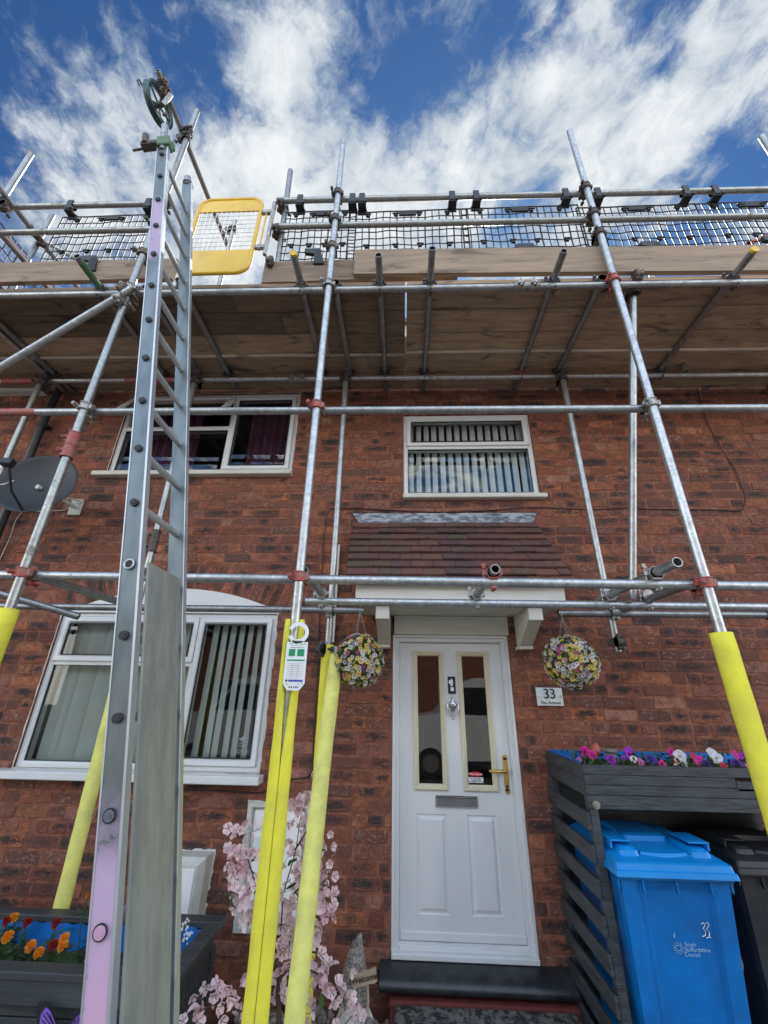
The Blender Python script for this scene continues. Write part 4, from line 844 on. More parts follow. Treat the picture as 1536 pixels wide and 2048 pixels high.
# ================================================================= BOARDS
sc_z=lambda x: zO(x)+.0505+TR+.001
seam=[-1.262,-1.022,-.783,-.545,-.305,-.045]
def board(x0,x1,y0,y1,dz=0,label='',th=.036,skew=0,group='boards laid side by side on the platform',mt='board'):
    b=MB(); z0,z1=sc_z(x0)+dz,sc_z(x1)+dz; n=10; vs=[]; tw=rnd.uniform(-.003,.003)
    for i in range(n+1):
        t_=i/n; x=x0+(x1-x0)*t_; z=z0+(z1-z0)*t_+.0015*math.sin(t_*7+x0); e0=rnd.uniform(-.0014,.0014); e1=rnd.uniform(-.0014,.0014)
        vs+=[(x,y0+e0,z),(x,y1+e1+skew*t_,z+tw),(x,y1+e1+skew*t_,z+th+tw),(x,y0+e0,z+th)]
    fs=[(4*i+k,4*i+4+k,4*i+4+(k+1)%4,4*i+(k+1)%4) for i in range(n) for k in range(4)]+[(3,2,1,0),tuple(4*n+k for k in range(4))]
    b.add(vs,fs); o=b.build('scaffold_board',mt); tag(o,label,'board',group); return o
xj=at(812,640,-1.0).x
rows=['outermost','second from the edge','middle','fourth from the edge','innermost']
for i in range(5):
    y0,y1=seam[i]+.0045,seam[i+1]-.0045
    gapL=.026 if i==3 else 0; gapR=.024 if i==2 else 0
    jl=xj+(-.004 if i<3 else .0); 
    if i==4: xl_=at(868,765,-.15).x; xr_=xl_+.004
    else: xl_,xr_=jl-.004,jl+(.010 if i<3 else .002)
    board(-4.9,-1.30+.35*i-(.0),y0+gapL,y1-.0,0,'left length of brown plank underside, %s row of the platform'%rows[i])
    board(-1.296+.35*i,xl_,y0+gapL,y1-.0,0,'middle length of brown plank underside, %s row of the platform'%rows[i])
    board(xr_,4.5,y0,y1-gapR,0,'right length of brown plank underside, %s row of the platform'%rows[i])
def toeboard(x0,x1,z00,z01,z10,z11,Y,label):
    b=MB(); n=8; vs=[]
    for i in range(n+1):
        t_=i/n; x=x0+(x1-x0)*t_; a=z00+(z10-z00)*t_; c=z01+(z11-z01)*t_
        vs+=[(x,Y-.019,a),(x,Y+.019,a),(x,Y+.019,c),(x,Y-.019,c)]
    b.add(vs,[(4*i+k,4*i+(k+1)%4,4*i+4+(k+1)%4,4*i+4+k) for i in range(n) for k in range(4)]+[(0,1,2,3),tuple(4*n+3-k for k in range(4))]); tag(b.build('toe_board','toe'),label,'board','toe boards on edge along the platform')
YT=-1.235
def zy(x,y): return at(x,y,YT)
a,c=zy(2,570),zy(2,531); d_,e_=zy(345,560),zy(345,527)
toeboard(-4.6,d_.x,a.z+.02,c.z+.02,d_.z,c.z-.005,YT,'brown toe board on edge left of the ladder')
a,c,d_,e_=zy(524,569),zy(524,529),zy(915,556),zy(915,515); toeboard(a.x,d_.x,a.z,c.z,d_.z,d_.z+.235,YT,'short brown toe board starting right of the yellow gate')
YT=-1.275
a,c,d_,e_=zy(708,551),zy(708,503),zy(1536,544),zy(1536,498); k_=(d_.z-a.z)/(d_.x-a.x); toeboard(a.x,4.6,a.z,c.z,a.z+k_*(4.6-a.x),c.z+k_*(4.6-a.x),YT+.003,'long brown toe board on edge on the right, overlapping the short one')
# ================================================================= BRICK GUARDS
def guard(x0,x1,z0,z1,Y,label,hooks,ax='x',mt='black'):
    root=empty('brick_guard',((x0+x1)/2,Y,z0) if ax=='x' else (Y,(x0+x1)/2,z0),label,'brick guard','black mesh brick guards hung from the guard rail')
    P3=(lambda u,w,d: (u,Y+d,w)) if ax=='x' else (lambda u,w,d:(Y+d,u,w))
    wv=rnd.uniform(0,6); lean=.0
    zf=lambda u,w: w+(.006*math.sin(u*13+wv)+.002*math.sin(u*31+w*3))*(1-((w-z0)/(z1-z0))**8*.6)
    b=MB(); nu=int((x1-x0)/.058); nw=8
    for i in range(nu+1):
        u=x0+(x1-x0)*i/nu; r=.0066 if i in (0,nu) or i%4==3 else .0048
        b.path([P3(u+.004*math.sin(w*9+i*.3)*(0 if i in(0,nu) else 1),zf(u,w),.002) for w in [z0+(z1-z0)*k/6 for k in range(7)]],r,5)
    for j in range(nw+1):
        w=z0+(z1-z0)*j/nw; r=.0062 if j in (0,nw) else .0046
        b.path([P3(x0+(x1-x0)*k/28,zf(x0+(x1-x0)*k/28,w)+(.005*math.sin(k*.9+j) if 0<j<nw else 0),-.002) for k in range(29)],r,5)
    b.build('mesh',mt,root)
    for h in hooks:
        b=MB(); zr=zG1(h if ax=='x' else -3.5)
        for p,q in (((h-.035,z1-.012,-.008),(h+.035,zr-.015,.0)),):
            if ax=='x':
                b.box((h-.028,YR-.033,zr-.085),(h+.022,YR-.028,zr+.030),bev=.002); b.box((h-.028,YR-.033,zr+.0275),(h+.022,YR+.03,zr+.0325),bev=.002); b.box((h-.028,YR+.028,zr-.03),(h+.022,YR+.033,zr+.032),bev=.002)
                b.box((h-.038,YR-.026,zr-.10),(h+.034,Y+.01,zr-.078),bev=.003); b.box((h-.044,Y-.010,z1-.03),(h+.038,Y+.008,zr-.07),bev=.003)
                b.box((h+.024,YR-.040,zr-.095),(h+.046,YR-.02,zr-.06),bev=.003)
        b.build('hook','black',root)
    # spacer lugs and label plate
    b=MB(); 
    for fu,fw in ((.16,.93),(.16,.36),(.40,.93),(.60,.93),(.40,.36),(.60,.36),(.84,.93),(.84,.36)):
        u=x0+(x1-x0)*fu; w=z0+(z1-z0)*fw; q=P3(u,w,-.004); 
        if ax=='x': b=MB(); b.prism([(q[0]-.024,q[2]+.016),(q[0]+.024,q[2]+.016),(q[0]+.012,q[2]-.020),(q[0]-.012,q[2]-.020)][::-1],q[1]-.010,q[1]+.008); b.box((q[0]-.030,q[1]-.016,q[2]-.002),(q[0]+.030,q[1]-.006,q[2]+.006),bev=.002); b.build('lug','black',root)
    u=(x0+x1)/2
    if ax=='x':
        b=MB(); b.box((u-.075,Y-.012,z1-.065),(u+.075,Y+.006,z1-.004),bev=.003)
        b.build('name_plate','black',root)
        b=MB(); b.prism([(u-.085,z0+.175),(u+.045,z0+.175),(u+.085,z0-.01),(u+.0,z0-.01),(u+.0,z0+.11),(u-.085,z0+.13)][::-1],Y-.036,Y-.006)
        for k in range(5): b.box((u+.01+.014*k,Y-.0385,z0-.0),(u+.016+.014*k,Y-.0365,z0+.15))
        b.build('toe_clip','black',root)
    return root
YG_=YR+.045
def gx_(px): return at(px,450,YG_).x
zt_=lambda x:zG1(x)-.088; zb_=4.70
for (pa,pb,lab,hk) in ((118,322,'black mesh brick guard left of the ladder',(150,303)),(566,712,'narrow-looking black mesh brick guard nearest the right of the yellow gate',(602,706)),(697,936,'black mesh brick guard behind the top of the middle upright, second right of the gate',(725,905)),(925,1166,'black mesh brick guard third right of the gate, between the middle and right uprights',(953,1133)),(1163,1412,'black mesh brick guard crossed by the tall right upright',(1198,1377)),(1409,1640,'black mesh brick guard at the right edge of the picture',(1437,1610))):
    x0,x1=gx_(pa),gx_(pb); xm=(x0+x1)/2; gd=guard(x0,x1,zb_-.02*(xm>0),zt_(xm),YG_+(.012 if pa in(697,1163) else 0),lab,[at(h,402,YR).x for h in hk])
guard(-1.40,-.42,4.62,5.47,-3.66,'black mesh brick guard seen edge-on closing the left end of the platform',[],ax='y')

# ================================================================= SAFETY GATE
YG2=-1.30
gq=[at(400,405,YG2),at(526,405,YG2),at(500,550,YG2),at(378,548,YG2)]
gx0,gx1,gz0_,gz1_=-1.705,-1.145,4.565,5.525
gate=empty('safety_gate',((gx0+gx1)/2,YG2,gz0_),'yellow framed loading gate with white wire mesh beside the ladder top','gate')
b=MB(); rc=.11; pts=[]
for cx_,cz_,a in ((gx1-rc,gz0_+rc,-90),(gx1-rc,gz1_-rc,0),(gx0+rc,gz1_-rc,90),(gx0+rc,gz0_+rc,180)):
    for k in range(7): t_=R(a+15*k); pts.append((cx_+rc*math.cos(t_),YG2,cz_+rc*math.sin(t_)))
b.path(pts,.017,10,closed=True); b.build('frame','gatey',gate)
def clip_band(z0,z1):
    return [(p[0],p[2]) for p in pts if z0-1e-4<=p[2]<=z1+1e-4]
top=[(x,z) for x,_,z in pts if z>=gz1_-rc-1e-4]; botm=[(x,z) for x,_,z in pts if z<=gz0_+rc+1e-4]
b=MB(); tp=sorted(top,key=lambda q:math.atan2(q[1]-(gz1_-rc),q[0]-(gx0+gx1)/2)); zlo=gz1_-.175; poly=[(gx0+.0,zlo),(gx1-.0,zlo)]+[q for q in tp]; b.prism(poly,YG2-.006,YG2+.006); b.build('top_panel','gatey',gate)
b=MB(); zhi=gz0_+.27; arcR=[(gx1-rc+rc*math.cos(R(-90+15*k)),gz0_+rc+rc*math.sin(R(-90+15*k))) for k in range(7)]; arcL=[(gx0+rc+rc*math.cos(R(180+15*k)),gz0_+rc+rc*math.sin(R(180+15*k))) for k in range(7)]; poly=arcR+[(gx1,zhi),(gx0,zhi)]+arcL; b.prism(poly,YG2-.006,YG2+.006); b.build('bottom_panel','gatey',gate)
b=MB()
for i in range(1,13): x=gx0+(gx1-gx0)*i/13; b.tube((x,YG2-.004,zhi-.005),(x,YG2-.004,zlo+.005),.0022,6)
for i in range(1,9): z=zhi+(zlo-zhi)*i/9; b.tube((gx0,YG2+.001,z),(gx1,YG2+.001,z),.0022,6)
b.build('wire_mesh','wire',gate)
for z in (gz1_-.20,gz0_+.30): b=MB(); b.box((gx1+.012,YG2-.015,z-.02),(gx1+.10,YG2+.015,z+.02),bev=.003); b.tube((gx1+.055,YG2,z-.03),(gx1+.055,YG2,z+.03),.012,10); b.build('hinge','zinc',gate)
b=MB(); b.tube((gx1+.055,YG2,gz0_+.30),(gx1+.055,YG2,gz1_-.20),.008,8); b.build('hinge_rod','gatey',gate)
b=MB(); b.box((gx1+.095,YG2-.015,gz0_+.20),(gx1+.125,YG2+.015,gz1_-.06),bev=.004); b.build('hinge_post','zinc',gate)
tag(gate)
# ================================================================= LADDER
LP=V((-1.206,-2.072,3.408)); LD=V((-.050,.003,.249)); LDn=LD.normalized(); h=V((math.cos(1.597),math.sin(1.597),0)); LW=.344
nrm=h.cross(LDn).normalized(); nrm=nrm if nrm.x<0 else -nrm    # away from the climbing side
lad=empty('ladder',tuple(LP-LD*((LP.z-GZ)/LD.z)),'tall aluminium box-stile ladder leaning up to the platform, left stile sprayed pink at the foot','ladder')
kb=(GZ+.02-LP.z)/LD.z
tL=( .254*0)
def lp(k,w=0,n_=0): return LP+LD*k+h*w+nrm*n_
def stile(w0,w1,kt,kb_,nm,mt,dn=.034):
    # rectangular box section, lofted along the ladder
    b=MB(); ring=lambda k:[lp(k,w0,-dn),lp(k,w1,-dn),lp(k,w1,dn),lp(k,w0,dn)]
    n=24; vs=[]
    for i in range(n+1): vs+=ring(kb_+(kt-kb_)*i/n)
    b.add(vs,[(4*i+k,4*i+4+k,4*i+4+(k+1)%4,4*i+(k+1)%4) for i in range(n) for k in range(4)]+[(3,2,1,0),tuple(4*n+k for k in range(4))]); return b
ktL=7.35; ktR=6.25
def ktop(px,py,w): # ladder parameter at a pixel height
    best=min(((abs(_pj(lp(k/20,w))[1]-py),k/20) for k in range(-320,300))); return best[1]
def _pj(P): d=P-C; z=d.dot(_f); return 768+F*d.dot(RX)/z,1024-F*d.dot(UX)/z
ktL=ktop(325,290,0); ktR=ktop(378,368,LW)
def stilemat(name,pink):
    m=mat(name,(.21,.245,.25),.42,.8,col2=(.13,.155,.165),scale=9,st=(1,14,.2),contrast=.5,bump=.2,bscale=30); t=m.node_tree; n=t.nodes; l=t.links; b=n['Principled BSDF']; src=b.inputs['Base Color'].links[0].from_socket
    c=n.new('ShaderNodeTexCoord'); s_=n.new('ShaderNodeSeparateXYZ'); l.new(c.outputs['Object'],s_.inputs[0])
    # faint grooves along the web and scuffs
    z=n.new('ShaderNodeTexNoise'); z.inputs['Scale'].default_value=9; z.inputs['Detail'].default_value=9; z.inputs['Roughness'].default_value=.75; l.new(c.outputs['Object'],z.inputs['Vector'])
    if not pink: return m
    zo=n.new('ShaderNodeMath'); zo.operation='MULTIPLY_ADD'; l.new(z.outputs[0],zo.inputs[0]); zo.inputs[1].default_value=.30; l.new(s_.outputs[2],zo.inputs[2])
    z0=lad.location.z
    A=lp(ktop(222,1640,0)).z-z0+.15; B0=lp(ktop(310,512,0)).z-z0+.15; B1=lp(ktop(315,405,0)).z-z0+.15
    def rng(a,b_):
        r=n.new('ShaderNodeMapRange'); r.interpolation_type='SMOOTHSTEP'; l.new(zo.outputs[0],r.inputs[0]); r.inputs[1].default_value=a; r.inputs[2].default_value=b_; return r.outputs[0]
    def mm(op,a,b_):
        k=n.new('ShaderNodeMath'); k.operation=op; k.use_clamp=True
        for i_,v in enumerate((a,b_)):
            if isinstance(v,float): k.inputs[i_].default_value=v
            else: l.new(v,k.inputs[i_])
        return k.outputs[0]
    low=mm('SUBTRACT',1.0,rng(A-.16,A+.12)); up=mm('MULTIPLY',mm('MULTIPLY',rng(B0-.05,B0+.03),mm('SUBTRACT',1.0,rng(B1-.04,B1+.05))),.72)
    wear=n.new('ShaderNodeMapRange'); l.new(z.outputs[0],wear.inputs[0]); wear.inputs[1].default_value=.66; wear.inputs[2].default_value=.60
    f=mm('MULTIPLY',mm('ADD',low,up),wear.outputs[0])
    x=n.new('ShaderNodeMixRGB'); l.new(f,x.inputs[0]); l.new(src,x.inputs[1])
    hue=n.new('ShaderNodeMixRGB'); l.new(rng(A-.75,A-.15),hue.inputs[0]); hue.inputs[1].default_value=(.74,.40,.50,1); hue.inputs[2].default_value=(.52,.38,.54,1); l.new(hue.outputs[0],x.inputs[2])
    l.new(x.outputs[0],b.inputs['Base Color']); mt_=mm('SUBTRACT',.8,mm('MULTIPLY',f,.78)); l.new(mt_,b.inputs['Metallic']); return m
M['stileL']=stilemat('near_stile_metal',True); M['stileR']=stilemat('far_stile_metal',False)
for w0,w1,kt in ((0,.026,ktL),(LW-.002,LW+.026,ktR)):
    o=stile(w0,w1,kt,kb,'stile','alug').build('stile','stileR' if w0>0 else 'stileL',lad)
b=MB()    # bright front edges of the near stile
def strip(w0,w1,n0,n1,ka,kb_):
    n=12; vs=[]
    for i in range(n+1):
        k=ka+(kb_-ka)*i/n; vs+=[lp(k,w0,n0),lp(k,w1,n0),lp(k,w1,n1),lp(k,w0,n1)]
    return vs,[(4*i+k,4*i+4+k,4*i+4+(k+1)%4,4*i+(k+1)%4) for i in range(n) for k in range(4)]+[(3,2,1,0),tuple(4*n+k for k in range(4))]
b.add(*strip(-.001,.0265,-.0385,-.0342,kb,ktL)); b.add(*strip(-.0025,-.0002,-.0385,-.030,kb,ktL)); b.add(*strip(-.0025,-.0002,.030,.0345,kb,ktL)); b.build('edge_trim','alu',lad)
def painted(k0,k1,mt):
    b=MB(); b.add(*strip(-.0042,-.0026,-.0385,.0345,k0,k1)); b.add(*strip(-.0042,.010,-.0415,-.0387,k0,k1)); b.build('paint_patch',mt,lad)
b=MB(); b.add(*strip(LW-.003,LW+.0265,-.0385,-.0342,kb,ktR)); b.build('edge_trim','alu',lad)
kr=[k for k in range(int(kb)+1,8)]
for k in kr:
    if k>ktR+.6: 
        pass
    a=lp(k,.0); e=lp(k,LW+.02 if k<ktR else LW-.02)
    if k<=ktL-.1 and k<ktR: b=MB(); b.path([lp(k,.02),lp(k,LW)],.0145,10); b.build('rung','alu',lad)
    b=MB(); b.tube(lp(k,-.009),lp(k,-.001),.0155,16); b.tube(lp(k,-.011),lp(k,-.009),.0085,12)
    if k==-6:
        b=MB(); n=16; ri=[lp(k)+ (LDn*math.cos(2*PI*i/n)+nrm*math.sin(2*PI*i/n))*.017-h*.006 for i in range(n)]; b.path(ri,.0035,6,closed=True); b.build('rung_end','alu',lad); b=MB(); b.tube(lp(k,-.004),lp(k,-.002),.013,16); b.build('rung_hole','ink',lad); continue
    if k<=-9: b.build('rung_plug','pink' if k<-9 else 'alug',lad); b=MB(); n=16; ri=[lp(k)+ (LDn*math.cos(2*PI*i/n)+nrm*math.sin(2*PI*i/n))*.0175-h*.006 for i in range(n)]; b.path(ri,.0022,6,closed=True); b.build('rung_seal','ink',lad)
    else: b.build('rung_plug','rubber',lad)
# clamp at ladder head
b=MB(); q=lp(ktL,.012); b.tube(q-LDn*.05+h*0,q+LDn*.26,.024,16); b.build('head_tube','galv',lad)
b=MB(); b.box((-.03,-.04,-.05),(.03,.045,.05),basis(lp(ktL,.012,-.01)+LDn*.03,h,nrm,LDn),bev=.005); b.box((.02,-.05,-.02),(.036,-.02,.09),basis(lp(ktL,.012,-.01)+LDn*.03,h,nrm,LDn),bev=.003); b.build('clamp','greenp',lad)
b=MB(); q=lp(ktL-.05,.0); b.tube(q+nrm*.10-h*.02,q+nrm*.10+LDn*.10-h*.02,.022,14); b.box((-.03,.03,-.01),(.02,.13,.03),basis(q,h,nrm,LDn),bev=.004); b.tube(q+nrm*.10,q+nrm*.19-LDn*.01,.008,8); b.build('side_clamp','rustd',lad)
b=MB(); b.tube(lp(ktR,LW+.012),lp(ktR,LW+.012)+LDn*.10,.024,14); b.tube(lp(ktR,LW+.012)+LDn*.02,lp(ktR,LW+.012)+LDn*.035,.034,14); b.build('head_tube','galv',lad)
# ================================================================= LADDER GUARD (sheet over the lower rungs)
kt=ktop(312,1150,LW*.5); lg=empty('ladder_guard',tuple(lp(kb,LW/2,-.05)),'tall plain grey metal sheet guard strapped over the lower rungs of the ladder','ladder guard')
b=MB(); n0=-.046; kk=[kb+.2+(kt-.2-kb)*i/20 for i in range(21)]; W0,W1=.018,LW-.010
W0,W1=.040,LW-.050; prof=[(W0,-.040),(W0+.002,n0),(W0+.03,n0-.001),(W1-.03,n0-.001),(W1-.002,n0),(W1,-.040)]
vs=[];
for k in kk: vs+=[lp(k,w,n_) for w,n_ in prof]
m_=len(prof); fs=[(m_*i+j,m_*i+j+1,m_*i+m_+j+1,m_*i+m_+j) for i in range(20) for j in range(m_-1)]
vs+= [v+nrm*.002 for v in vs]; L0=m_*21; fs+=[tuple(L0+q for q in f[::-1]) for f in fs]; fs+=[tuple([m_*20+j for j in range(m_)]+[L0+m_*20+j for j in range(m_-1,-1,-1)])]
b.add(vs,fs); b.build('sheet','greyp',lg)
b=MB()
for i in range(12):
    k=kt-.35-i*1.02
    if k>kb+.3: q=lp(k,W1+.003,n0+.012); b.tube(q-nrm*.008,q+nrm*.004,.007,8)
b.build('strap_rivet','zinc',lg)
# ================================================================= GIN WHEEL
gc=at(316,212,-1.70); gin=empty('gin_wheel',tuple(gc),'green spoked pulley wheel hanging over the ladder head from a raised tube','pulley')
gzb=6.62; gc=V((-2.125,-1.60,6.30)); q=at(317,210,-1.62); gc=V(q); Rw=.172
ax_=V((.94,-.10,.0)).normalized(); u_=V((0,0,1)); v_=ax_.cross(u_).normalized(); u_=v_.cross(ax_)
q=lambda r,a,d=0: gc+(u_*math.cos(a)+v_*math.sin(a))*r+ax_*d
b=MB(); n=40
prof=[(Rw,-.026),(Rw-.012,-.010),(Rw-.020,0),(Rw-.012,.010),(Rw,.026),(Rw-.034,.020),(Rw-.034,-.020),(Rw,-.026)]
vs=[q(r,2*PI*i/n,d) for i in range(n) for r,d in prof]; m_=len(prof)
b.add(vs,[(m_*i+j,m_*i+j+1,m_*((i+1)%n)+j+1,m_*((i+1)%n)+j) for i in range(n) for j in range(m_-1)],True); 
M['ginm']=mat('gin_wheel_green',(.045,.085,.085),.35,.3,var=.2); b.build('rim','ginm',gin)
for i in range(5): b=MB(); b.path([q(.02,2*PI*i/5),q(Rw-.03,2*PI*i/5)],.009,8); b.build('spoke','ginm',gin)
b=MB(); b.tube(q(0,0,-.04),q(0,0,.04),.024,14); b.build('hub','rustd',gin)
b=MB(); b.path([gc-ax_*.045+v_*a_+u_*b__ for a_,b__ in ((-Rw-.02,-.02),(-Rw-.03,.02),(-Rw-.0,.035),(0,0),(Rw+.02,-.03),(Rw+.028,-.07),(Rw-.005,-.075))],.006,8); b.build('guard_ring','black',gin)
tp=V((-2.112,gc.y,6.62)); b=MB(); zf_=(tp-gc).normalized(); b.box((-.020,-.012,-.01),(.020,.012,(tp-gc).length-.02),basis(gc+ax_*.05,ax_.cross(zf_).cross(zf_)*-1 if False else zf_.orthogonal().normalized(),zf_.cross(zf_.orthogonal().normalized()),zf_),bev=.003); b.build('hanger','zinc',gin)

# ================================================================= FOAM SLEEVES
def foam(p0,p1,r,mt,label,slit=None,name='foam_sleeve',bend=0):
    p0,p1=V(p0),V(p1); d=p1-p0; ln=d.length; d/=ln; a=V((0,-1,0)); a=(a-d*a.dot(d)).normalized(); bb=d.cross(a); b=MB(); n=28; m_=26; ri=TR+.001; rings=[]
    for i in range(n+1):
        t_=i/n; P_=p0+d*ln*t_+a*bend*math.sin(t_*PI)+bb*bend*.4*math.sin(t_*5); rr=r*(1+.02*math.sin(i*1.7)+.015*math.sin(i*.6)); g=slit(t_) if slit else 0
        if slit:
            off=slit.c
            A=[off+g/2+(2*PI-g)*k/(m_-1) for k in range(m_)]
        else: A=[2*PI*k/m_ for k in range(m_)]
        rings.append([P_+(a*math.cos(t)+bb*math.sin(t))*rr for t in A]+[P_+(a*math.cos(t)+bb*math.sin(t))*ri for t in A])
    vs=[p for q in rings for p in q]; w=2*m_; fs=[]
    for i in range(n):
        for k in range(m_-1 if slit else m_):
            k2=(k+1)%m_; fs.append((w*i+k,w*i+k2,w*(i+1)+k2,w*(i+1)+k)); fs.append((w*i+m_+k,w*(i+1)+m_+k,w*(i+1)+m_+k2,w*i+m_+k2))
        if slit:
            fs.append((w*i,w*(i+1),w*(i+1)+m_,w*i+m_)); k=m_-1; fs.append((w*i+k,w*i+m_+k,w*(i+1)+m_+k,w*(i+1)+k))
    for i,fl in ((0,0),(n,1)):
        for k in range(m_-1 if slit else m_):
            k2=(k+1)%m_; q=(w*i+k,w*i+m_+k,w*i+m_+k2,w*i+k2); fs.append(q if not fl else q[::-1])
    b.add(vs,fs,True); return tag(b.build(name,mt),label,'foam sleeve','yellow foam sleeves on the scaffold uprights')
foam((XL,YS,at(8,1218,YS).z),(XL,YS,GZ+.05),.047,'yellow','yellow foam sleeve on the leftmost upright, cut off by the picture edge')
foam((-1.95,YI,1.86),(-1.95,YI,GZ+.06),.044,'paley','yellow foam sleeve behind the ladder, in front of the wide window')
foam((-.458,YI,at(661,1290,YI).z),(-.458,YI,GZ+.06),.044,'yellow','yellow foam sleeve close to the wall, half hidden behind the leaning one')
class Sl:
    c=-.18
    def __call__(s,t): return max(.05,1.9*(1-t/.30)) if t<.30 else .05
foam((XC,YS,at(597,1240,YS).z),(XC,YS,GZ+.06),.050,'yellow','slit bright yellow foam sleeve under the white inspection tag',slit=Sl())
foam((XR,YS,at(1442,1266,YS).z),(XR,YS,GZ+.06),.048,'yellow','yellow foam sleeve on the right upright in front of the bin store')
lt=at(673,1312,-.50); lb=at(588,2048,-.98); dd=(lb-lt); lb2=lt+dd*((GZ+.05-lt.z)/dd.z)
tubeobj('prop',lt-dd.normalized()*.06,lb2,'galvd')
foam(lt,lb2,.047,'paley','faded yellow foam sleeve on a leaning prop, nearest the left flower ball',bend=.012)
# ================================================================= INSPECTION TAG
Yt=-1.392; tg=empty('inspection_tag',tuple(at(590,1381,Yt)),'white and green inspection tag with a ring top strapped to the middle upright','tag')
a,c=at(573,1372,Yt),at(613,1286,Yt); cxm=(at(588,1340,Yt).x+at(596,1290,Yt).x)/2; hw_=.052; zb0,zt0=at(589,1381,Yt).z,at(596,1284,Yt).z
b=MB(); poly=[(cxm-hw_,zt0),(cxm-hw_,zb0+.03),(cxm-hw_*.55,zb0),(cxm+hw_*.55,zb0),(cxm+hw_,zb0+.03),(cxm+hw_,zt0)]; b.prism(poly,Yt,Yt+.004)
rc_=V((cxm,Yt,zt0+.045)); n=28; vs=[];
for r in (.052,.033):
    for yy in (0,.004):
        for i in range(n+1):
            t_=R(-160)+R(320)*i/n+R(0); vs.append((rc_.x+r*math.cos(t_),Yt+yy,rc_.z+r*math.sin(t_)))
k=n+1; b.add(vs,[(i,i+1,2*k+i+1,2*k+i) for i in range(n)]+[(k+i+1,k+i,3*k+i,3*k+i+1) for i in range(n)]+[(i+1,i,k+i,k+i+1) for i in range(n)]+[(2*k+i,2*k+i+1,3*k+i+1,3*k+i) for i in range(n)]); b.box((cxm-.03,Yt+.0005,zt0-.001),(cxm+.03,Yt+.0035,zt0+.014)); b.build('holder','wht',tg)
H_=zt0-zb0; zz=lambda f: zb0+H_*f
def strip_(mt,rects,nm='print'):
    b=MB(); 
    for x0,x1,f0,f1 in rects: b.box((cxm+hw_*x0,Yt-.0016,zz(f0)),(cxm+hw_*x1,Yt-.0004,zz(f1)))
    b.build(nm,mt,tg)
strip_('green',[(-.72,-.12,.70,.85),(.08,.74,.70,.85),(-.82,.85,.60,.63)]); strip_('inkg',[(-.5,.5,.925,.93),(-.62,.66,.88,.89)]+[(-.72,.8,f,f+.003) for f in (.30,.34,.38,.42,.46,.50,.54)]+[(-.3,-.285,.27,.55),(.25,.265,.27,.55),(-.7,.5,.245,.25)]); strip_('bluep',[(-.5,.82,.175,.215)]); strip_('ink',[(-.78,-.6,.175,.215),(-.4,-.3,.05,.085),(-.2,-.12,.05,.085),(0,.08,.05,.08),(.2,.3,.05,.085),(.38,.44,.05,.085)])
strip_('wht',[(-.66,-.2,.72+.035*k,.728+.035*k) for k in range(4)]+[(.14,.66,.72+.035*k,.728+.035*k) for k in range(4)])
b=MB()
for x in (-.7,-.25,.3,.62): b.prism([(cxm+hw_*x,zz(.975)),(cxm+hw_*(x+.12),zz(.955)),(cxm+hw_*(x+.30),zz(.945)),(cxm+hw_*(x+.18),zz(.97))][::-1],Yt-.0016,Yt-.0004)
for x in (-.8,.3,.62): b.prism([(cxm+hw_*x,zz(.15)),(cxm+hw_*(x+.12),zz(.13)),(cxm+hw_*(x+.24),zz(.115)),(cxm+hw_*(x+.14),zz(.14))][::-1],Yt-.0016,Yt-.0004)
b.build('print','green',tg)
b=MB(); b.path([(cxm-.02,Yt-.003,zt0+.004),(cxm+.02,Yt-.004,zt0+.003),(cxm+.06,Yt+.02,zt0+.002),(cxm+.055,Yt+.08,zt0+.001)],.002,6); b.tube((cxm-.024,Yt-.006,zt0+.004),(cxm-.016,Yt-.0005,zt0+.004),.004,8); b.build('cable_tie','black',tg)
# ================================================================= HOUSE NUMBER
x0,x1,z0,z1=1.088,1.282,1.442,1.566; pl=empty('house_number_sign',((x0+x1)/2,-.03,z0),'pale rectangular wall sign reading 33 The Avenue, right of the white door','sign')
b=MB(); b.box((x0,-.040,z0),(x1,-.033,z1),bev=.001); b.box((x0+.003,-.029,z0+.003),(x1-.003,-.024,z1-.003)); b.build('plate','plate',pl)
xm=(x0+x1)/2; text('33',.098,basis((xm,-.0435,z0+.079),(1,0,0),(0,0,1),(0,-1,0)),'n','ink',ext=.0025,sp_=.95).build('number','ink',pl); text('The Avenue',.031,basis((xm,-.0415,z0+.020),(1,0,0),(0,0,1),(0,-1,0)),'n','ink').build('lettering','ink',pl)
for xx in (x0+.016,x1-.016): b=MB(); b.tube((xx,-.050,z0+.064),(xx,-.018,z0+.064),.007,12); b.build('fixing','chrome',pl)
# ================================================================= DAISY BALLS
def daisy(b,bc_,P_,N_,r,n=9,open_=.25,rot=0):
    N_=N_.normalized(); a=N_.orthogonal().normalized(); bb=N_.cross(a)
    for i in range(n):
        t_=2*PI*i/n+rot; w=PI/n*.86; d1=a*math.cos(t_-w*.5)+bb*math.sin(t_-w*.5); d2=a*math.cos(t_+w*.5)+bb*math.sin(t_+w*.5); dm=a*math.cos(t_)+bb*math.sin(t_); w1=a*math.cos(t_-w)+bb*math.sin(t_-w); w2=a*math.cos(t_+w)+bb*math.sin(t_+w)
        c_=[P_+d1*r*.18,P_+w1*r*.78+N_*r*open_*.6,P_+d1*r+N_*r*open_*.8,P_+d2*r+N_*r*open_*.8,P_+w2*r*.78+N_*r*open_*.6,P_+d2*r*.18]
        b.add(c_,[(0,1,2,3,4,5)])
    k=8; ring=[P_+(a*math.cos(2*PI*j/k)+bb*math.sin(2*PI*j/k))*r*.27+N_*r*.12 for j in range(k)]; bc_.add(ring+[P_+N_*r*.24],[(j,(j+1)%k,k) for j in range(k)],True)
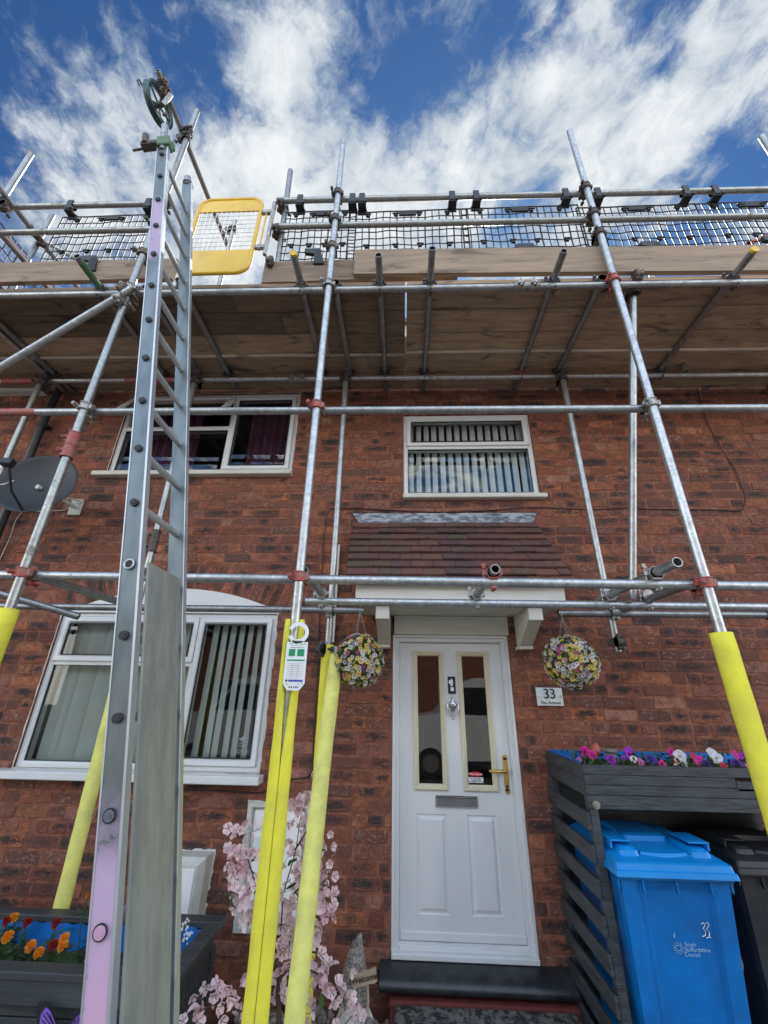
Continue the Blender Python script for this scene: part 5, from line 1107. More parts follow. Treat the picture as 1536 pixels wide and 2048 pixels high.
def flowerball(c_,r,label,hook,seed):
    q_=random.Random(seed); root=empty('flower_ball',tuple(c_-V((0,0,r))),label,'hanging flower ball','artificial daisy balls hanging either side of the porch')
    B={'f_white':MB(),'f_yellow':MB(),'f_pink':MB()}; core={'f_core':MB(),'f_orange':MB()}; N_=560
    pts=[]
    for i in range(N_):
        z=1-2*(i+.5)/N_; t_=i*2.39996; s_=math.sqrt(1-z*z); pts.append(V((s_*math.cos(t_)+q_.gauss(0,.05),s_*math.sin(t_)+q_.gauss(0,.05),z+q_.gauss(0,.05))).normalized())
    for p in pts:
        dens=.86+.5*noise.noise(p*1.7+V((seed,0,0)))
        if p.z>.1 and p.x<-.0: dens-=.16
        if q_.random()>dens: continue
        f=noise.noise(p*2.3+V((0,seed,3))); u=q_.random()
        k='f_yellow' if (f>.12 and u<.75) or u<.18 else ('f_pink' if u>.90 else 'f_white')
        nn=(p+V((q_.gauss(0,.22),q_.gauss(0,.22),q_.gauss(0,.22)))).normalized()
        daisy(B[k],core['f_core' if k!='f_yellow' else 'f_orange'],c_+p*(r+q_.uniform(-.006,.012)),nn,q_.uniform(.014,.020),9,q_.uniform(.1,.4),q_.random()*6)
    for k,nm in (('f_white','white_daisies'),('f_yellow','yellow_daisies'),('f_pink','pink_daisies')): B[k].build(nm,k,root)
    core['f_core'].build('flower_centres','f_core',root); core['f_orange'].build('yellow_flower_centres','f_orange',root)
    b=MB(); b.lathe([(r*.9*math.sin(PI*i/12),-r*.9*math.cos(PI*i/12)) for i in range(13)],24,Matrix.Translation(c_)); b.build('core','leafd',root)
    b=MB()
    for i in range(3600):
        z=q_.uniform(-1,1); t_=q_.random()*6.283; s_=math.sqrt(1-z*z); p=V((s_*math.cos(t_),s_*math.sin(t_),z)); P_=c_+p*(r*q_.uniform(.9,1.0)); a=V((q_.gauss(0,1),q_.gauss(0,1),q_.gauss(0,1))).normalized(); d_=(p+a*.9).normalized(); e_=d_.cross(a).normalized(); l_=q_.uniform(.014,.026)
        b.add([P_,P_+d_*l_*.5+e_*.004,P_+d_*l_,P_+d_*l_*.5-e_*.004],[(0,1,2,3)])
    b.build('foliage','leaf',root)
    b=MB(); hk=V(hook)
    for t_ in (0.3,2.4,4.5):
        e=c_+V((math.cos(t_)*.055,math.sin(t_)*.055,r*.93)); L_=(hk-e); n=int(L_.length/.011)
        for i in range(n):
            P_=e+L_*(i+.5)/n; d_=L_.normalized(); a=d_.orthogonal().normalized(); a=a if i%2 else d_.cross(a); b.path([P_+d_*.0085*math.cos(u)+a*.0038*math.sin(u) for u in [2*PI*j/8 for j in range(8)]],.0011,4,closed=True)
    b.path([hk,hk+V((0,0,.02)),hk+V((.008,.0,.032)),hk+V((.0,.0,.042))],.002,6)
    b.build('chain','zinc',root)
Yb=-.49
c1=at(717,1320,Yb); flowerball(c1,.163,'ball of white, yellow and pink daisies hanging left of the door by the yellow foam',at(720,1222,Yb),3)
c2=at(1141,1323,Yb); flowerball(c2,.163,'ball of white, yellow and purple daisies hanging right of the door above the number sign',at(1124,1236,Yb),11)
# ================================================================= SATELLITE DISH
dc_=at(76,969,-.46); dn_=V((.12,-.97,.12)).normalized(); dx=V((0,0,1)).cross(dn_).normalized(); dy=dn_.cross(dx); dish=empty('satellite_dish',tuple(dc_),'dark grey oval satellite dish on the brick wall at the left edge','satellite dish')
Ml=basis(dc_,dx,dy,dn_); b=MB(); rx_,ry_=.325,.29
prof=[(t_/10,.06*(t_/10)**2) for t_ in range(11)]
vs=[];n=40
for r,z in prof+[(1.012,.058),(1.0,.050)]+[(t_/10,.06*(t_/10)**2-.006) for t_ in range(9,-1,-1)]: vs+=[(r*rx_*math.cos(2*PI*j/n),r*ry_*math.sin(2*PI*j/n),z-.03) for j in range(n)]
k=len(vs)//n; b.add(vs,[(i*n+j,i*n+(j+1)%n,(i+1)*n+(j+1)%n,(i+1)*n+j) for i in range(k-1) for j in range(n)],True,Ml); b.build('reflector','dish',dish)
b=MB(); e_=Ml@V((-.02,-.02,.32)); s_=Ml@V((0,-ry_*.95,.0)); b.path([s_,Ml@V((0,-.2,.2)),e_],.010,8); b.build('arm','black',dish)
b=MB(); b.box((-.045,-.03,-.02),(.045,.03,.045),basis(e_,dx,dy,dn_),bev=.008); b.tube(e_-dn_*.03,e_+dn_*.03,.026,14); b.build('receiver_head','black',dish)
b=MB(); b.path([e_+V((-.03,0,-.02)),e_+V((-.075,.0,-.10)),e_+V((-.07,.02,-.17)),e_+V((-.03,.05,-.16)),e_+V((-.01,.1,-.10))],.005,6); b.build('lead_cable','wht',dish)
b=MB(); b.tube(dc_+V((.0,.0,-.02)),(dc_.x+.02,-.03,dc_.z-.02),.02,10); q=at(162,1003,-.03); b.box((dc_.x-.04,-.035,dc_.z-.10),(dc_.x+.08,-.018,dc_.z+.06),bev=.004); b.path([(dc_.x,-.30,dc_.z-.03),(q.x,-.05,q.z)],.009,8); b.box((q.x-.03,-.05,q.z-.03),(q.x+.02,-.017,q.z+.02),bev=.004); b.build('wall_bracket','wsoft',dish)
# ================================================================= PLANTER
px0,px1,py0,py1,pz=-3.35,-.925,-1.02,-.43,.325
pt=empty('planter',((px0+px1)/2,(py0+py1)/2,GZ),'large charcoal painted wooden planter with a blue liner at the left of the picture','planter')
b=MB(); rw=.085
b.box((px0,py0,pz-.03),(px1,py0+rw,pz),bev=.004); b.box((px0,py1-rw,pz-.03),(px1,py1,pz),bev=.004)
b.box((px1-rw,py0+rw+.001,pz-.0305),(px1,py1-rw-.001,pz-.0005),bev=.004); b.box((px0,py0+rw+.001,pz-.0305),(px0+rw,py1-rw-.001,pz-.0005),bev=.004)
b.box((px0+.01,py0+.012,pz-.115),(px1-.01,py0+.034,pz-.031),bev=.003); b.build('rim','charc2',pt)
b=MB()
for k in range(6): b.box((px0+.04,py0+.045,GZ+.02+.10*k),(px1-.04,py0+.065,GZ+.115+.10*k),bev=.003)
b.build('front_panel','charc2',pt)
b=MB()
for k in range(6): b.box((px1-.065,py0+.067,GZ+.02+.10*k),(px1-.045,py1-.04,GZ+.115+.10*k),bev=.003)
b.build('side_panel','charc2',pt)
b=MB(); b.box((px0+.04,py1-.06,GZ+.02),(px1-.067,py1-.04,pz-.032)); b.build('back_panel','charc2',pt)
for x,y in ((px1-.09,py0+.02),(px1-.09,py1-.075),(px0+.03,py0+.02)): b=MB(); b.box((x,y,GZ),(x+.055,y+.055,pz-.1155),bev=.003); b.build('leg','charcoal',pt)
b=MB(); i0,i1,j0,j1=px0+rw+.004,px1-rw-.004,py0+rw+.004,py1-rw-.004; zt_l,zb_l=pz-.02,.10
n=60; 
def linerwall(p,q):
    vs=[]
    for i in range(n+1):
        t_=i/n; P_=V(p)+(V(q)-V(p))*t_; nn=V((-(q[1]-p[1]),q[0]-p[0],0)).normalized()
        for k,z in enumerate((zt_l-.012*abs(math.sin(i*1.3)),zt_l-.05,zb_l)): vs.append(P_+nn*(.004*math.sin(i*.9+k))+V((0,0,z)))
    b.add(vs,[(3*i+k,3*i+3+k,3*i+4+k,3*i+1+k) for i in range(n) for k in (0,1)],True)
linerwall((i0,j1,0),(i1,j1,0)); linerwall((i1,j1,0),(i1,j0,0)); linerwall((i0,j0,0),(i0,j1,0)); linerwall((i1,j0,0),(i0,j0,0)); b.build('liner','liner',pt)
b=MB(); nx,ny=70,14; vs=[(i0+(i1-i0)*i/nx,j0+(j1-j0)*j/ny,.185+.02*noise.noise(V((i*.5,j*.5,0)))+.01*noise.noise(V((i*1.7,j*1.7,4)))) for i in range(nx+1) for j in range(ny+1)]
b.add(vs,[(i*(ny+1)+j,(i+1)*(ny+1)+j,(i+1)*(ny+1)+j+1,i*(ny+1)+j+1) for i in range(nx) for j in range(ny)],True); tag(b.build('soil','soil'),'dark soil filling the charcoal planter under the marigolds','soil',kind='stuff')
def feather(b,P_,d_,ln,q_,w=.006):        # pinnate leaf
    d_=d_.normalized(); a=d_.orthogonal().normalized(); s_=d_.cross(a)
    if abs(s_.z)>abs(a.z): a,s_=s_,a
    prev=P_; m_=6
    for i in range(1,m_+1):
        t_=i/m_; X=P_+d_*ln*t_+V((0,0,-.25*ln*t_*t_)); b.add([prev-s_*.0010,prev+s_*.0010,X+s_*.0008,X-s_*.0008],[(0,1,2,3)])
        for sg in (-1,1):
            L_=ln*.34*(1-abs(t_-.5)); e_=(d_*.6+s_*sg).normalized(); b.add([X,X+e_*L_*.5+d_*w*.5,X+e_*L_,X+e_*L_*.5-d_*w*.5],[(0,1,2,3)])
        prev=X
def marigold(px,py,Y,mt,r,label,seed,bud=False):
    q_=random.Random(seed); H=at(px,py,Y); base=V((H.x+q_.uniform(-.02,.02),min(max(Y+q_.uniform(-.02,.03),j0+.03),j1-.03),.185)); root=empty('marigold',tuple(base),label,'marigold','marigolds planted in the charcoal planter')
    b=MB(); n=7; st=[base+(H-base)*i/n+V((.006*math.sin(i+seed),0,0)) for i in range(n+1)]; b.path(st,.003,6); b.build('stem','leaf',root)
    b=MB()
    for i in range(26 if not bud else 16):
        t_=q_.uniform(.0,.8); k=min(int(t_*n),n-1); a=q_.random()*6.283; feather(b,st[k],V((math.cos(a),math.sin(a),q_.uniform(.1,.9))),q_.uniform(.05,.085)*(1-t_*.4),q_)
    b.build('leaves','leaf' if seed%2 else 'leafd',root)
    b=MB(); N_=V((q_.uniform(-.3,.3),-.75,.75)).normalized(); a=N_.orthogonal().normalized(); bb=N_.cross(a)
    for ly in range(5):
        rr=r*.70*(1-ly*.17); cnt=max(6,12-ly)
        for i in range(cnt):
            t_=2*PI*i/cnt+ly*.4+q_.uniform(-.1,.1); dm=a*math.cos(t_)+bb*math.sin(t_); sd=N_.cross(dm); up=N_*(ly*.006+.002)
            P0=H+dm*rr*.15+up; w=rr*.30; cr=q_.uniform(-.005,.005); dm=(dm+N_*q_.uniform(-.25,.35)).normalized()
            b.add([P0,P0+dm*rr*.45+sd*w*.7+N_*.003,P0+dm*rr*.85+sd*w+N_*(.002+cr),P0+dm*rr*.95+N_*(-.003),P0+dm*rr*.85-sd*w+N_*(.002-cr),P0+dm*rr*.45-sd*w*.7+N_*.003],[(0,1,2,3),(0,3,4,5)])
    b.build('flower_head',mt,root)
for i,(px,py,Y,mt,r,lab) in enumerate([(14,1843,-.62,'f_dred',.030,'dark red marigold at the left picture edge, behind the orange ones'),(28,1836,-.60,'f_orange',.034,'orange marigold high at the back left of the planter'),(16,1874,-.78,'f_orange',.036,'large orange marigold at the left picture edge, front row'),(56,1846,-.68,'f_dred',.032,'dark red marigold between two orange clumps at the left'),(62,1893,-.84,'f_orange',.034,'left one of a pair of bright orange marigolds nearest the planter front'),(78,1906,-.86,'f_orange',.032,'right one of a pair of bright orange marigolds nearest the planter front'),(113,1847,-.66,'f_dred',.034,'deep red marigold in front of the blue liner, middle of the planter'),(106,1890,-.80,'f_dred',.032,'darkest red marigold beside the tall orange cluster'),(129,1877,-.80,'f_orange',.033,'orange marigold right of the darkest red one, upper bloom'),(126,1893,-.82,'f_orange',.034,'orange marigold right of the darkest red one, lower bloom')]): marigold(px,py,Y,mt,r,lab,i+1)
marigold(174,1792,-.62,'f_orange',.012,'small orange bud on a tall stem beside the pink ladder stile',20,bud=True)
q_=random.Random(5); b=MB()
for i in range(420):
    x=q_.uniform(i0+.02,i1-.02); y=q_.uniform(j0+.02,j1-.08); a=q_.random()*6.283; feather(b,V((x,y,.185)),V((math.cos(a)*.6,math.sin(a)*.6,1)),q_.uniform(.04,.09),q_)
tag(b.build('low_foliage','leafd'),'low feathery green foliage filling the charcoal planter','foliage',kind='stuff')
for k,(px,py) in enumerate(((368,1852),(372,1876),(352,1900),(178,1932))):
    H=at(px,py,-.70); root=empty('alyssum',(H.x,-.70,.185),('spray of tiny white flowers against the blue liner right of the ladder guard','second spray of tiny white flowers below the first, right of the ladder guard','low spray of tiny white flowers just right of the ladder guard','tiny white flower cluster at the planter front by the pink stile')[k],'white flower','sprays of tiny white flowers in the planter')
    b=MB(); b.path([(H.x,-.70,.185),tuple(H)],.0015,5); b.build('stem','leaf',root); b=MB(); c_=MB()
    for i in range(14): daisy(b,c_,H+V((q_.gauss(0,.014),q_.gauss(0,.01),q_.gauss(0,.018))),V((q_.gauss(0,.5),-1,.6)),.006,5,.2)
    b.build('petals','f_white',root)
# butterfly ornament on the planter front
Yf=py0-.012; bt=empty('butterfly_ornament',tuple(at(125,2080,Yf)),'violet and black butterfly ornament fixed to the front of the charcoal planter','ornament')
def wing(pts,Y,mt,nm,th=.003,lift=0):
    P_=[at(x,y,Y) for x,y in pts]; b=MB(); poly=[(p.x,p.z) for p in P_]; ar=sum(poly[i][0]*poly[(i+1)%len(poly)][1]-poly[(i+1)%len(poly)][0]*poly[i][1] for i in range(len(poly))); poly=poly if ar>0 else poly[::-1]; b.prism(poly,Y-th,Y); b.build(nm,mt,bt)
wing([(124,2075),(112,2040),(104,2018),(92,2003),(80,2002),(72,2014),(72,2032),(76,2050),(84,2080)],Yf,'ink','wing'); wing([(128,2075),(136,2050),(150,2030),(164,2016),(174,2010),(176,2024),(172,2050),(166,2080)],Yf,'ink','wing')
wing([(122,2075),(110,2044),(101,2022),(92,2014),(82,2028),(80,2046),(86,2078)],Yf-.0035,'violet','wing_panel',.002); wing([(130,2075),(140,2052),(152,2036),(164,2024),(171,2022),(170,2046),(162,2078)],Yf-.0035,'violet','wing_panel',.002)
for e in ((84,2040),(88,2030),(94,2024),(100,2030)): wing([(121,2078),(e[0]+.6,e[1]),(e[0]-.8,e[1]+1)],Yf-.006,'ink','vein',.0015)
for e in ((150,2040),(158,2034),(165,2032),(168,2042)): wing([(131,2078),(e[0]+.8,e[1]),(e[0]-.6,e[1]-1)],Yf-.006,'ink','vein',.0015)
b=MB(); p,q=at(124,2050,Yf-.008),at(128,2095,Yf-.008); b.tube(p,q,.008,10); b.build('body','ink',bt)
# ================================================================= BLOSSOM TREE
q_=random.Random(21); Bq=at(556,2110,-.80); tr_=empty('blossom_tree',(Bq.x,-.80,GZ),'artificial cherry blossom tree with pale pink flowers between the yellow foam sleeves','blossom tree')
paths=[[(556,2110,-.80),(558,2040,-.80),(556,1990,-.80),(560,1940,-.78)],[(560,1940,-.78),(562,1860,-.74),(566,1790,-.72),(592,1700,-.70),(600,1640,-.70),(622,1570,-.68)],[(560,1920,-.78),(530,1840,-.80),(512,1770,-.82),(490,1700,-.84),(474,1668,-.84)],[(558,1960,-.78),(610,1900,-.72),(640,1830,-.62),(655,1760,-.60),(662,1700,-.6)],
 [(558,2020,-.80),(500,2030,-.9),(440,2006,-.98),(395,2022,-1.0)],[(600,1930,-.74),(640,1950,-.66),(690,2000,-.62),(722,2042,-.62)],[(590,1700,-.70),(620,1650,-.68),(648,1620,-.66)],[(512,1770,-.82),(475,1790,-.84),(462,1780,-.84)],[(512,1780,-.82),(520,1860,-.84),(504,1900,-.86)],[(640,1840,-.62),(600,1800,-.64),(578,1760,-.66)],[(470,2020,-.95),(440,1985,-.96),(480,1975,-.95)]]
b=MB()
for k,p_ in enumerate(paths):
    P_=[at(*p) for p in p_]; n=len(P_); r0=.012 if k==0 else .0055; 
    if k: b.path(P_,.004,6,rs=[r0*(1-.75*i/(n-1)) for i in range(n)])
    else: c_=MB(); c_.path([V((Bq.x,-.8,GZ))]+P_,.013,8); c_.build('trunk','bark',tr_)
b.build('branches','bark',tr_)
cl=[(625,1568,3),(612,1590,5),(590,1612,5),(600,1600,4),(585,1640,3),(610,1655,4),(640,1640,4),(600,1690,5),(618,1690,4),(470,1672,3),(488,1672,4),(462,1700,4),(480,1708,6),(500,1712,5),(478,1740,6),(505,1745,5),(474,1780,4),(490,1782,6),(512,1790,6),(500,1820,5),(528,1742,4),(520,1812,6),(508,1842,4),(545,1760,5),(560,1790,6),(575,1815,6),(560,1850,6),(590,1845,5),(600,1800,5),(580,1880,6),(560,1905,5),(540,1900,3),(648,1750,4),(640,1790,5),(652,1780,4),(650,1810,3),(666,1750,1),(650,1700,3),(652,1685,1),(640,1860,4),(645,1830,3),(625,1880,4),(630,1925,3),(634,1950,5),(652,1950,3),(560,1960,5),(570,1990,5),(600,2010,4),(645,1985,3),(660,1965,5),(685,1998,3),(700,1980,1),(704,2035,3),(725,2040,2),(690,2020,3),(398,2000,3),(382,2028,2),(415,2018,3),(430,2000,2),(478,1972,2),(455,1995,3),(492,2000,3),(480,2010,2),(520,1990,3),(610,1760,4),(590,1740,4),(575,1715,3),(605,1850,4),(615,1820,4),(550,1690,2),(612,1960,4),(600,1985,4),(585,1950,4),(612,2030,4)]
pt_=MB(); ct_=MB(); lf=MB(); tw=MB()
def flower5(P_,N_,r):
    N_=N_.normalized(); a=N_.orthogonal().normalized(); bb=N_.cross(a); ro=q_.random()*6; op=q_.uniform(.25,1.3)
    for i in range(5):
        t_=2*PI*i/5+ro; f=lambda ang,rr,up: P_+(a*math.cos(t_+ang)+bb*math.sin(t_+ang))*rr*r+N_*up*r
        j=q_.uniform(-.22,.22); v=[f(0,.06,0),f(-.50,.55,op*.35+j),f(-.62,.85,op*.6-j),f(-.14,1.0,op*.8),f(0,.90,op*.66+.06),f(.16,1.0,op*.78+j),f(.62,.83,op*.6),f(.50,.52,op*.35),f(0,.55,op*.24)]
        pt_.add(v,[(0,1,8),(1,2,3,4,8),(8,4,5,6,7),(0,8,7)],True)
    for i in range(4): d_=(N_+V((q_.gauss(0,.3),q_.gauss(0,.3),q_.gauss(0,.3)))).normalized(); ct_.tube(P_,P_+d_*r*.28,.0009,4)
for px,py,n in cl:
    Y=-.74+(.14 if (px>572 and py<1900) else (.06 if px>572 else (.0 if px>560 else -.08)))+(-.14 if py>1960 and px<520 else 0)
    c_=at(px,py,Y)
    for i in range(n+1):
        P_=c_+V((q_.gauss(0,.034),q_.gauss(0,.035),q_.gauss(0,.030))); flower5(P_,V((q_.gauss(0,1.1),-.8,q_.gauss(-.1,.8))),q_.uniform(.022,.032)); tw.path([P_,P_+V((q_.gauss(0,.008),.01,-.012)),c_+V((0,.01,0))],.0012,4)
def leafq(P_,d_,ln,b,w=.3):
    d_=d_.normalized(); a=d_.orthogonal().normalized(); s_=d_.cross(a); n_=a
    v=[P_,P_+d_*ln*.3+s_*ln*w*.8,P_+d_*ln*.65+s_*ln*w*.75,P_+d_*ln,P_+d_*ln*.65-s_*ln*w*.75,P_+d_*ln*.3-s_*ln*w*.8,P_+d_*ln*.3-n_*ln*.06,P_+d_*ln*.65-n_*ln*.07]
    b.add(v,[(0,6,1),(1,6,7,2),(2,7,3),(0,5,6),(5,4,7,6),(4,3,7)],True)
for px,py in ((462,1792),(456,1794),(518,1712),(575,1732),(582,1726),(616,1635),(655,1755),(594,1765),(600,1775),(625,1640),(398,2030),(405,2025),(575,1925),(636,1905),(652,1700),(650,1790),(585,1860),(642,1985)):
    c_=at(px,py,-.80); leafq(c_,V((q_.gauss(0,1),-.3,q_.gauss(0,.6))),q_.uniform(.045,.065),lf,.28)
pt_.build('blossoms','petal',tr_); lf.build('leaves','leafd',tr_); tw.build('twigs','bark',tr_)
# ================================================================= GNOME
gx,gy=-.185,-.34; gn=empty('garden_gnome',(gx,gy,GZ+.05),'grey cast stone gnome with a tall pointed hat standing left of the door step','gnome')
zt_=at(708,1866,gy).z
b=MB(); n=22; rings=[]; m_=28
for i in range(n+1):
    t_=i/n; z=-.045+(zt_+.045)*t_; r=.068*max(0,1-t_**2.2)**.85+.005; ox=.012*max(0,(t_-.75)/.25)**2 - .014*math.sin(t_*PI); 
    rings.append((V((gx+.008+ox,gy,z)),max(r,.008)))
vs=[c_+V((math.cos(2*PI*j/m_),math.sin(2*PI*j/m_),0))*r*(1+.02*noise.noise(c_*30+V((j*.7,0,0)))) for c_,r in rings for j in range(m_)]
b.add(vs,[(i*m_+j,i*m_+(j+1)%m_,(i+1)*m_+(j+1)%m_,(i+1)*m_+j) for i in range(n) for j in range(m_)]+[tuple(n*m_+j for j in range(m_))],True)
for i in range(60):       # pebbled relief
    t_=q_.uniform(.03,.9); k=int(t_*n); c_,r=rings[k]; a=q_.uniform(-PI,0); P_=c_+V((math.cos(a),math.sin(a),0))*r*.99; b.path([P_+V((math.cos(u)*.009*-math.sin(a),math.cos(u)*.009*math.cos(a),math.sin(u)*.010)) for u in [2*PI*j/8 for j in range(8)]],.0022,5,closed=True)
b.build('hat','gnome',gn)
b=MB(); b.lathe([(.0,.05),(.075,.05),(.092,.10),(.095,.17),(.085,.24),(.072,.285),(.0,.29)],28,T((gx,gy,GZ))); b.build('body','gnome',gn)
b=MB()
for i in range(13):
    a=R(-165+150*i/12); x0_=gx+.062*math.cos(a); y0_=gy+.062*math.sin(a); wv=q_.uniform(-.012,.012)
    b.path([(x0_,y0_,-.050),(gx+.082*math.cos(a)+wv,gy+.088*math.sin(a),-.10),(gx+.075*math.cos(a)-wv,gy+.098*math.sin(a),-.16),(gx+.045*math.cos(a)+wv,gy+.100*math.sin(a),-.225)],.012,8,rs=[.011,.017,.014,.004])
b.build('beard','beard',gn)
b=MB(); b.lathe([(.018*math.sin(PI*i/10),-.018*math.cos(PI*i/10)) for i in range(11)],16,T((gx,gy-.080,-.062))); b.build('nose','beard',gn)
b=MB()
for sg,hx_,hz_ in ((1,.085,-.085),(-1,-.09,-.20)):
    b.path([(gx+sg*.06,gy,-.11),(gx+sg*.095,gy-.03,-.15 if sg>0 else -.17),(gx+hx_,gy-.07,hz_)],.022,12,rs=[.026,.026,.018])
    for f in range(4): b.path([(gx+hx_,gy-.075,hz_-.010+.008*f),(gx+hx_+sg*.002,gy-.094,hz_-.008+.008*f),(gx+hx_-sg*.012,gy-.096,hz_-.008+.008*f)],.0055,6)
    b.path([(gx+hx_-sg*.01,gy-.07,hz_+.012),(gx+hx_-sg*.016,gy-.088,hz_+.022)],.006,6)
b.build('arms','gnome',gn)
ys=gy-.088; p0,p1,p2,p3=[at(x,y,ys) for x,y in ((703,1949),(750,1936),(753,1961),(709,1976))]; cS=(p0+p1+p2+p3)/4; an=math.atan2(p1.z-p0.z,p1.x-p0.x); wS=(p1-p0).length/2; hS=(p0-p3).length/2
Ms=basis(cS,(math.cos(an),0,math.sin(an)),(0,1,0),(-math.sin(an),0,math.cos(an))); sg_=empty('welcome_sign',tuple(cS-V((0,0,.15))),'small tan wooden sign reading Welcome held up by the stone gnome','sign')
b=MB(); poly=[]
for i in range(9): poly.append((-wS+2*wS*i/8,-hS*(1+.10*math.sin(i*2.1))))
for i in range(9): poly.append((wS-2*wS*i/8+(.004 if i in(0,8) else 0),hS*(1+.10*math.sin(i*1.7+1))))
b.prism(poly,-.008,.008,Ms)
for z in (-.5,.45): b.path([Ms@V((-wS*.95,-.0085,hS*z)),Ms@V((0,-.0085,hS*(z+.08))),Ms@V((wS*.95,-.0085,hS*z))],.0012,4)
b.build('board','sign',sg_); text('Welcome',.035,Ms@basis((0,-.0095,-.001),(1,0,0),(0,0,1),(0,-1,0)),'w','ink',shear=.15,bold=.0004,ext=.001).build('lettering','ink',sg_)
b=MB(); b.tube(Ms@V((.01,.012,-hS)),(gx+.085,gy-.075,-.20),.007,8); b.tube(Ms@V((.01,.012,-hS)),Ms@V((.01,.012,hS*.5)),.007,8); b.build('post','sign',sg_)
# ================================================================= LOG AND PEBBLES
b=MB(); lc=V((-.36,-.52,GZ+.12)); b.lathe([(0,-.11),(.12,-.11),(.125,-.06),(.118,.0),(.122,.06),(.115,.085),(.0,.088)],28,Matrix.Translation(lc)); tag(b.build('log_slice','log'),'upright cut log among the pebbles beside the stone gnome','log')
b=MB(); q_=random.Random(4)
def pebble(b,P_,r):
    k=q_.uniform(.6,1.4); M4=Matrix.Translation(P_)@Euler((q_.random()*3,q_.random()*3,q_.random()*6)).to_matrix().to_4x4()@Matrix.Diagonal((r*k,r,r*.65,1)); pr=[(math.sin(PI*i/4),-math.cos(PI*i/4)) for i in range(5)]; b.lathe(pr,7,M4)
for i in range(1700):
    x=q_.uniform(-.9,.0); y=q_.uniform(-1.0,-.03); r=q_.uniform(.012,.026); pebble(b,V((x,y,GZ+.04+q_.uniform(0,.035)+.10*max(0,1+y*1.5)*(.5+.5*noise.noise(V((x*3,y*3,0))))),),r)
tag(b.build('gravel','pebbles'),'bed of mixed grey and brown pebbles along the wall left of the step','gravel',kind='stuff')
b=MB(); pebble(b,V((-.62,-.85,GZ+.10)),.12); o=b.build('boulder','stone'); tag(o,'pale rounded boulder under the low blossom branch','stone')
# ================================================================= BIN STORE
sx0,sx1,sy0,sy1=1.105,2.52,-.71,-.035; bs=empty('bin_store',((sx0+sx1)/2,(sy0+sy1)/2,GZ),'charcoal painted slatted timber bin store with a planter top, right of the door','bin store')
b=MB(); tz=lambda x:1.150-.018*(x-1.1)
for k,(za,zb__) in enumerate(((-.145,-.098),(-.0965,-.049),(-.0475,.0))):
    for xa,xb in (((sx0,2.015),(2.017,sx1)) if k!=1 else ((sx0,1.93),(1.932,sx1))): b.box((xa,sy0-.0,tz(xa)+za),(xb,sy0+.020,tz(xa)+zb__),bev=.002)
b.build('front_board','charcoal',bs)
b=MB(); b.box((sx0-.004,sy0-.006,.940),(sx1,sy0+.04,1.0035),bev=.003); b.build('front_beam','charcoal',bs)
b=MB(); 
for za,zb__ in ((1.0,1.072),(1.074,1.146)): b.box((sx0-.001,sy0+.021,za),(sx0+.019,sy1,zb__),bev=.002)
b.build('side_board','charcoal',bs)
b=MB(); b.box((sx0,sy1-.02,1.0),(sx1,sy1,1.148)); b.build('back_board','charcoal',bs)
b=MB(); b.box((sx0+.02,sy0+.02,.985),(sx1-.02,sy1-.02,.999)); b.build('shelf','charcoal',bs)
for x,y in ((sx0+.002,sy0+.0),(sx0+.002,sy1-.05),(sx1-.05,sy0)): b=MB(); b.box((x,y+.001,GZ),(x+.047,y+.048,.9395 if y<-.5 else 1.0),bev=.003); b.build('post','charcoal',bs)
for k in range(9):
    z=.925-.146*k
    b=MB(); b.box((sx0-.019,sy0-.002,z-.082),(sx0+.0005,sy1,z),bev=.003); b.build('slat','charcoal',bs)
b=MB(); b.box((sx1-.051-.012,sy0+.05,GZ+.004),(sx1-.051,sy1-.052,.98)); b.box((sx0+.05,sy1-.012,GZ+.004),(sx1-.064,sy1-.001,.98)); b.build('shade_panels','charcoal',bs); b=MB()  # dark back and side panels added to deepen the shade inside the store
b.box((sx0-.0,sy0+.05,GZ),(sx1,sy1,GZ+.003)); b.build('floor_board','charcoal',bs)
b=MB(); q=at(1193,1610,sy0-.01); b.tube((q.x,sy0-.012,q.z),(q.x,sy0-.006,q.z),.020,20); b.tube((q.x,sy0-.020,q.z),(q.x,sy0-.012,q.z),.011,6); b.build('bolt','zinc',bs)
b=MB(); b.box((sx0+.001+.02,sy1-.035,1.05),(sx1-.02,sy1-.0205,1.158)); b.box((sx0+.020,sy0+.10,1.06),(sx0+.030,sy1-.036,1.156)); b.build('liner','liner',bs)
b=MB(); b.box((sx0+.031,sy0+.021,1.05),(sx1-.03,sy1-.036,1.10)); b.build('soil','soil',bs)
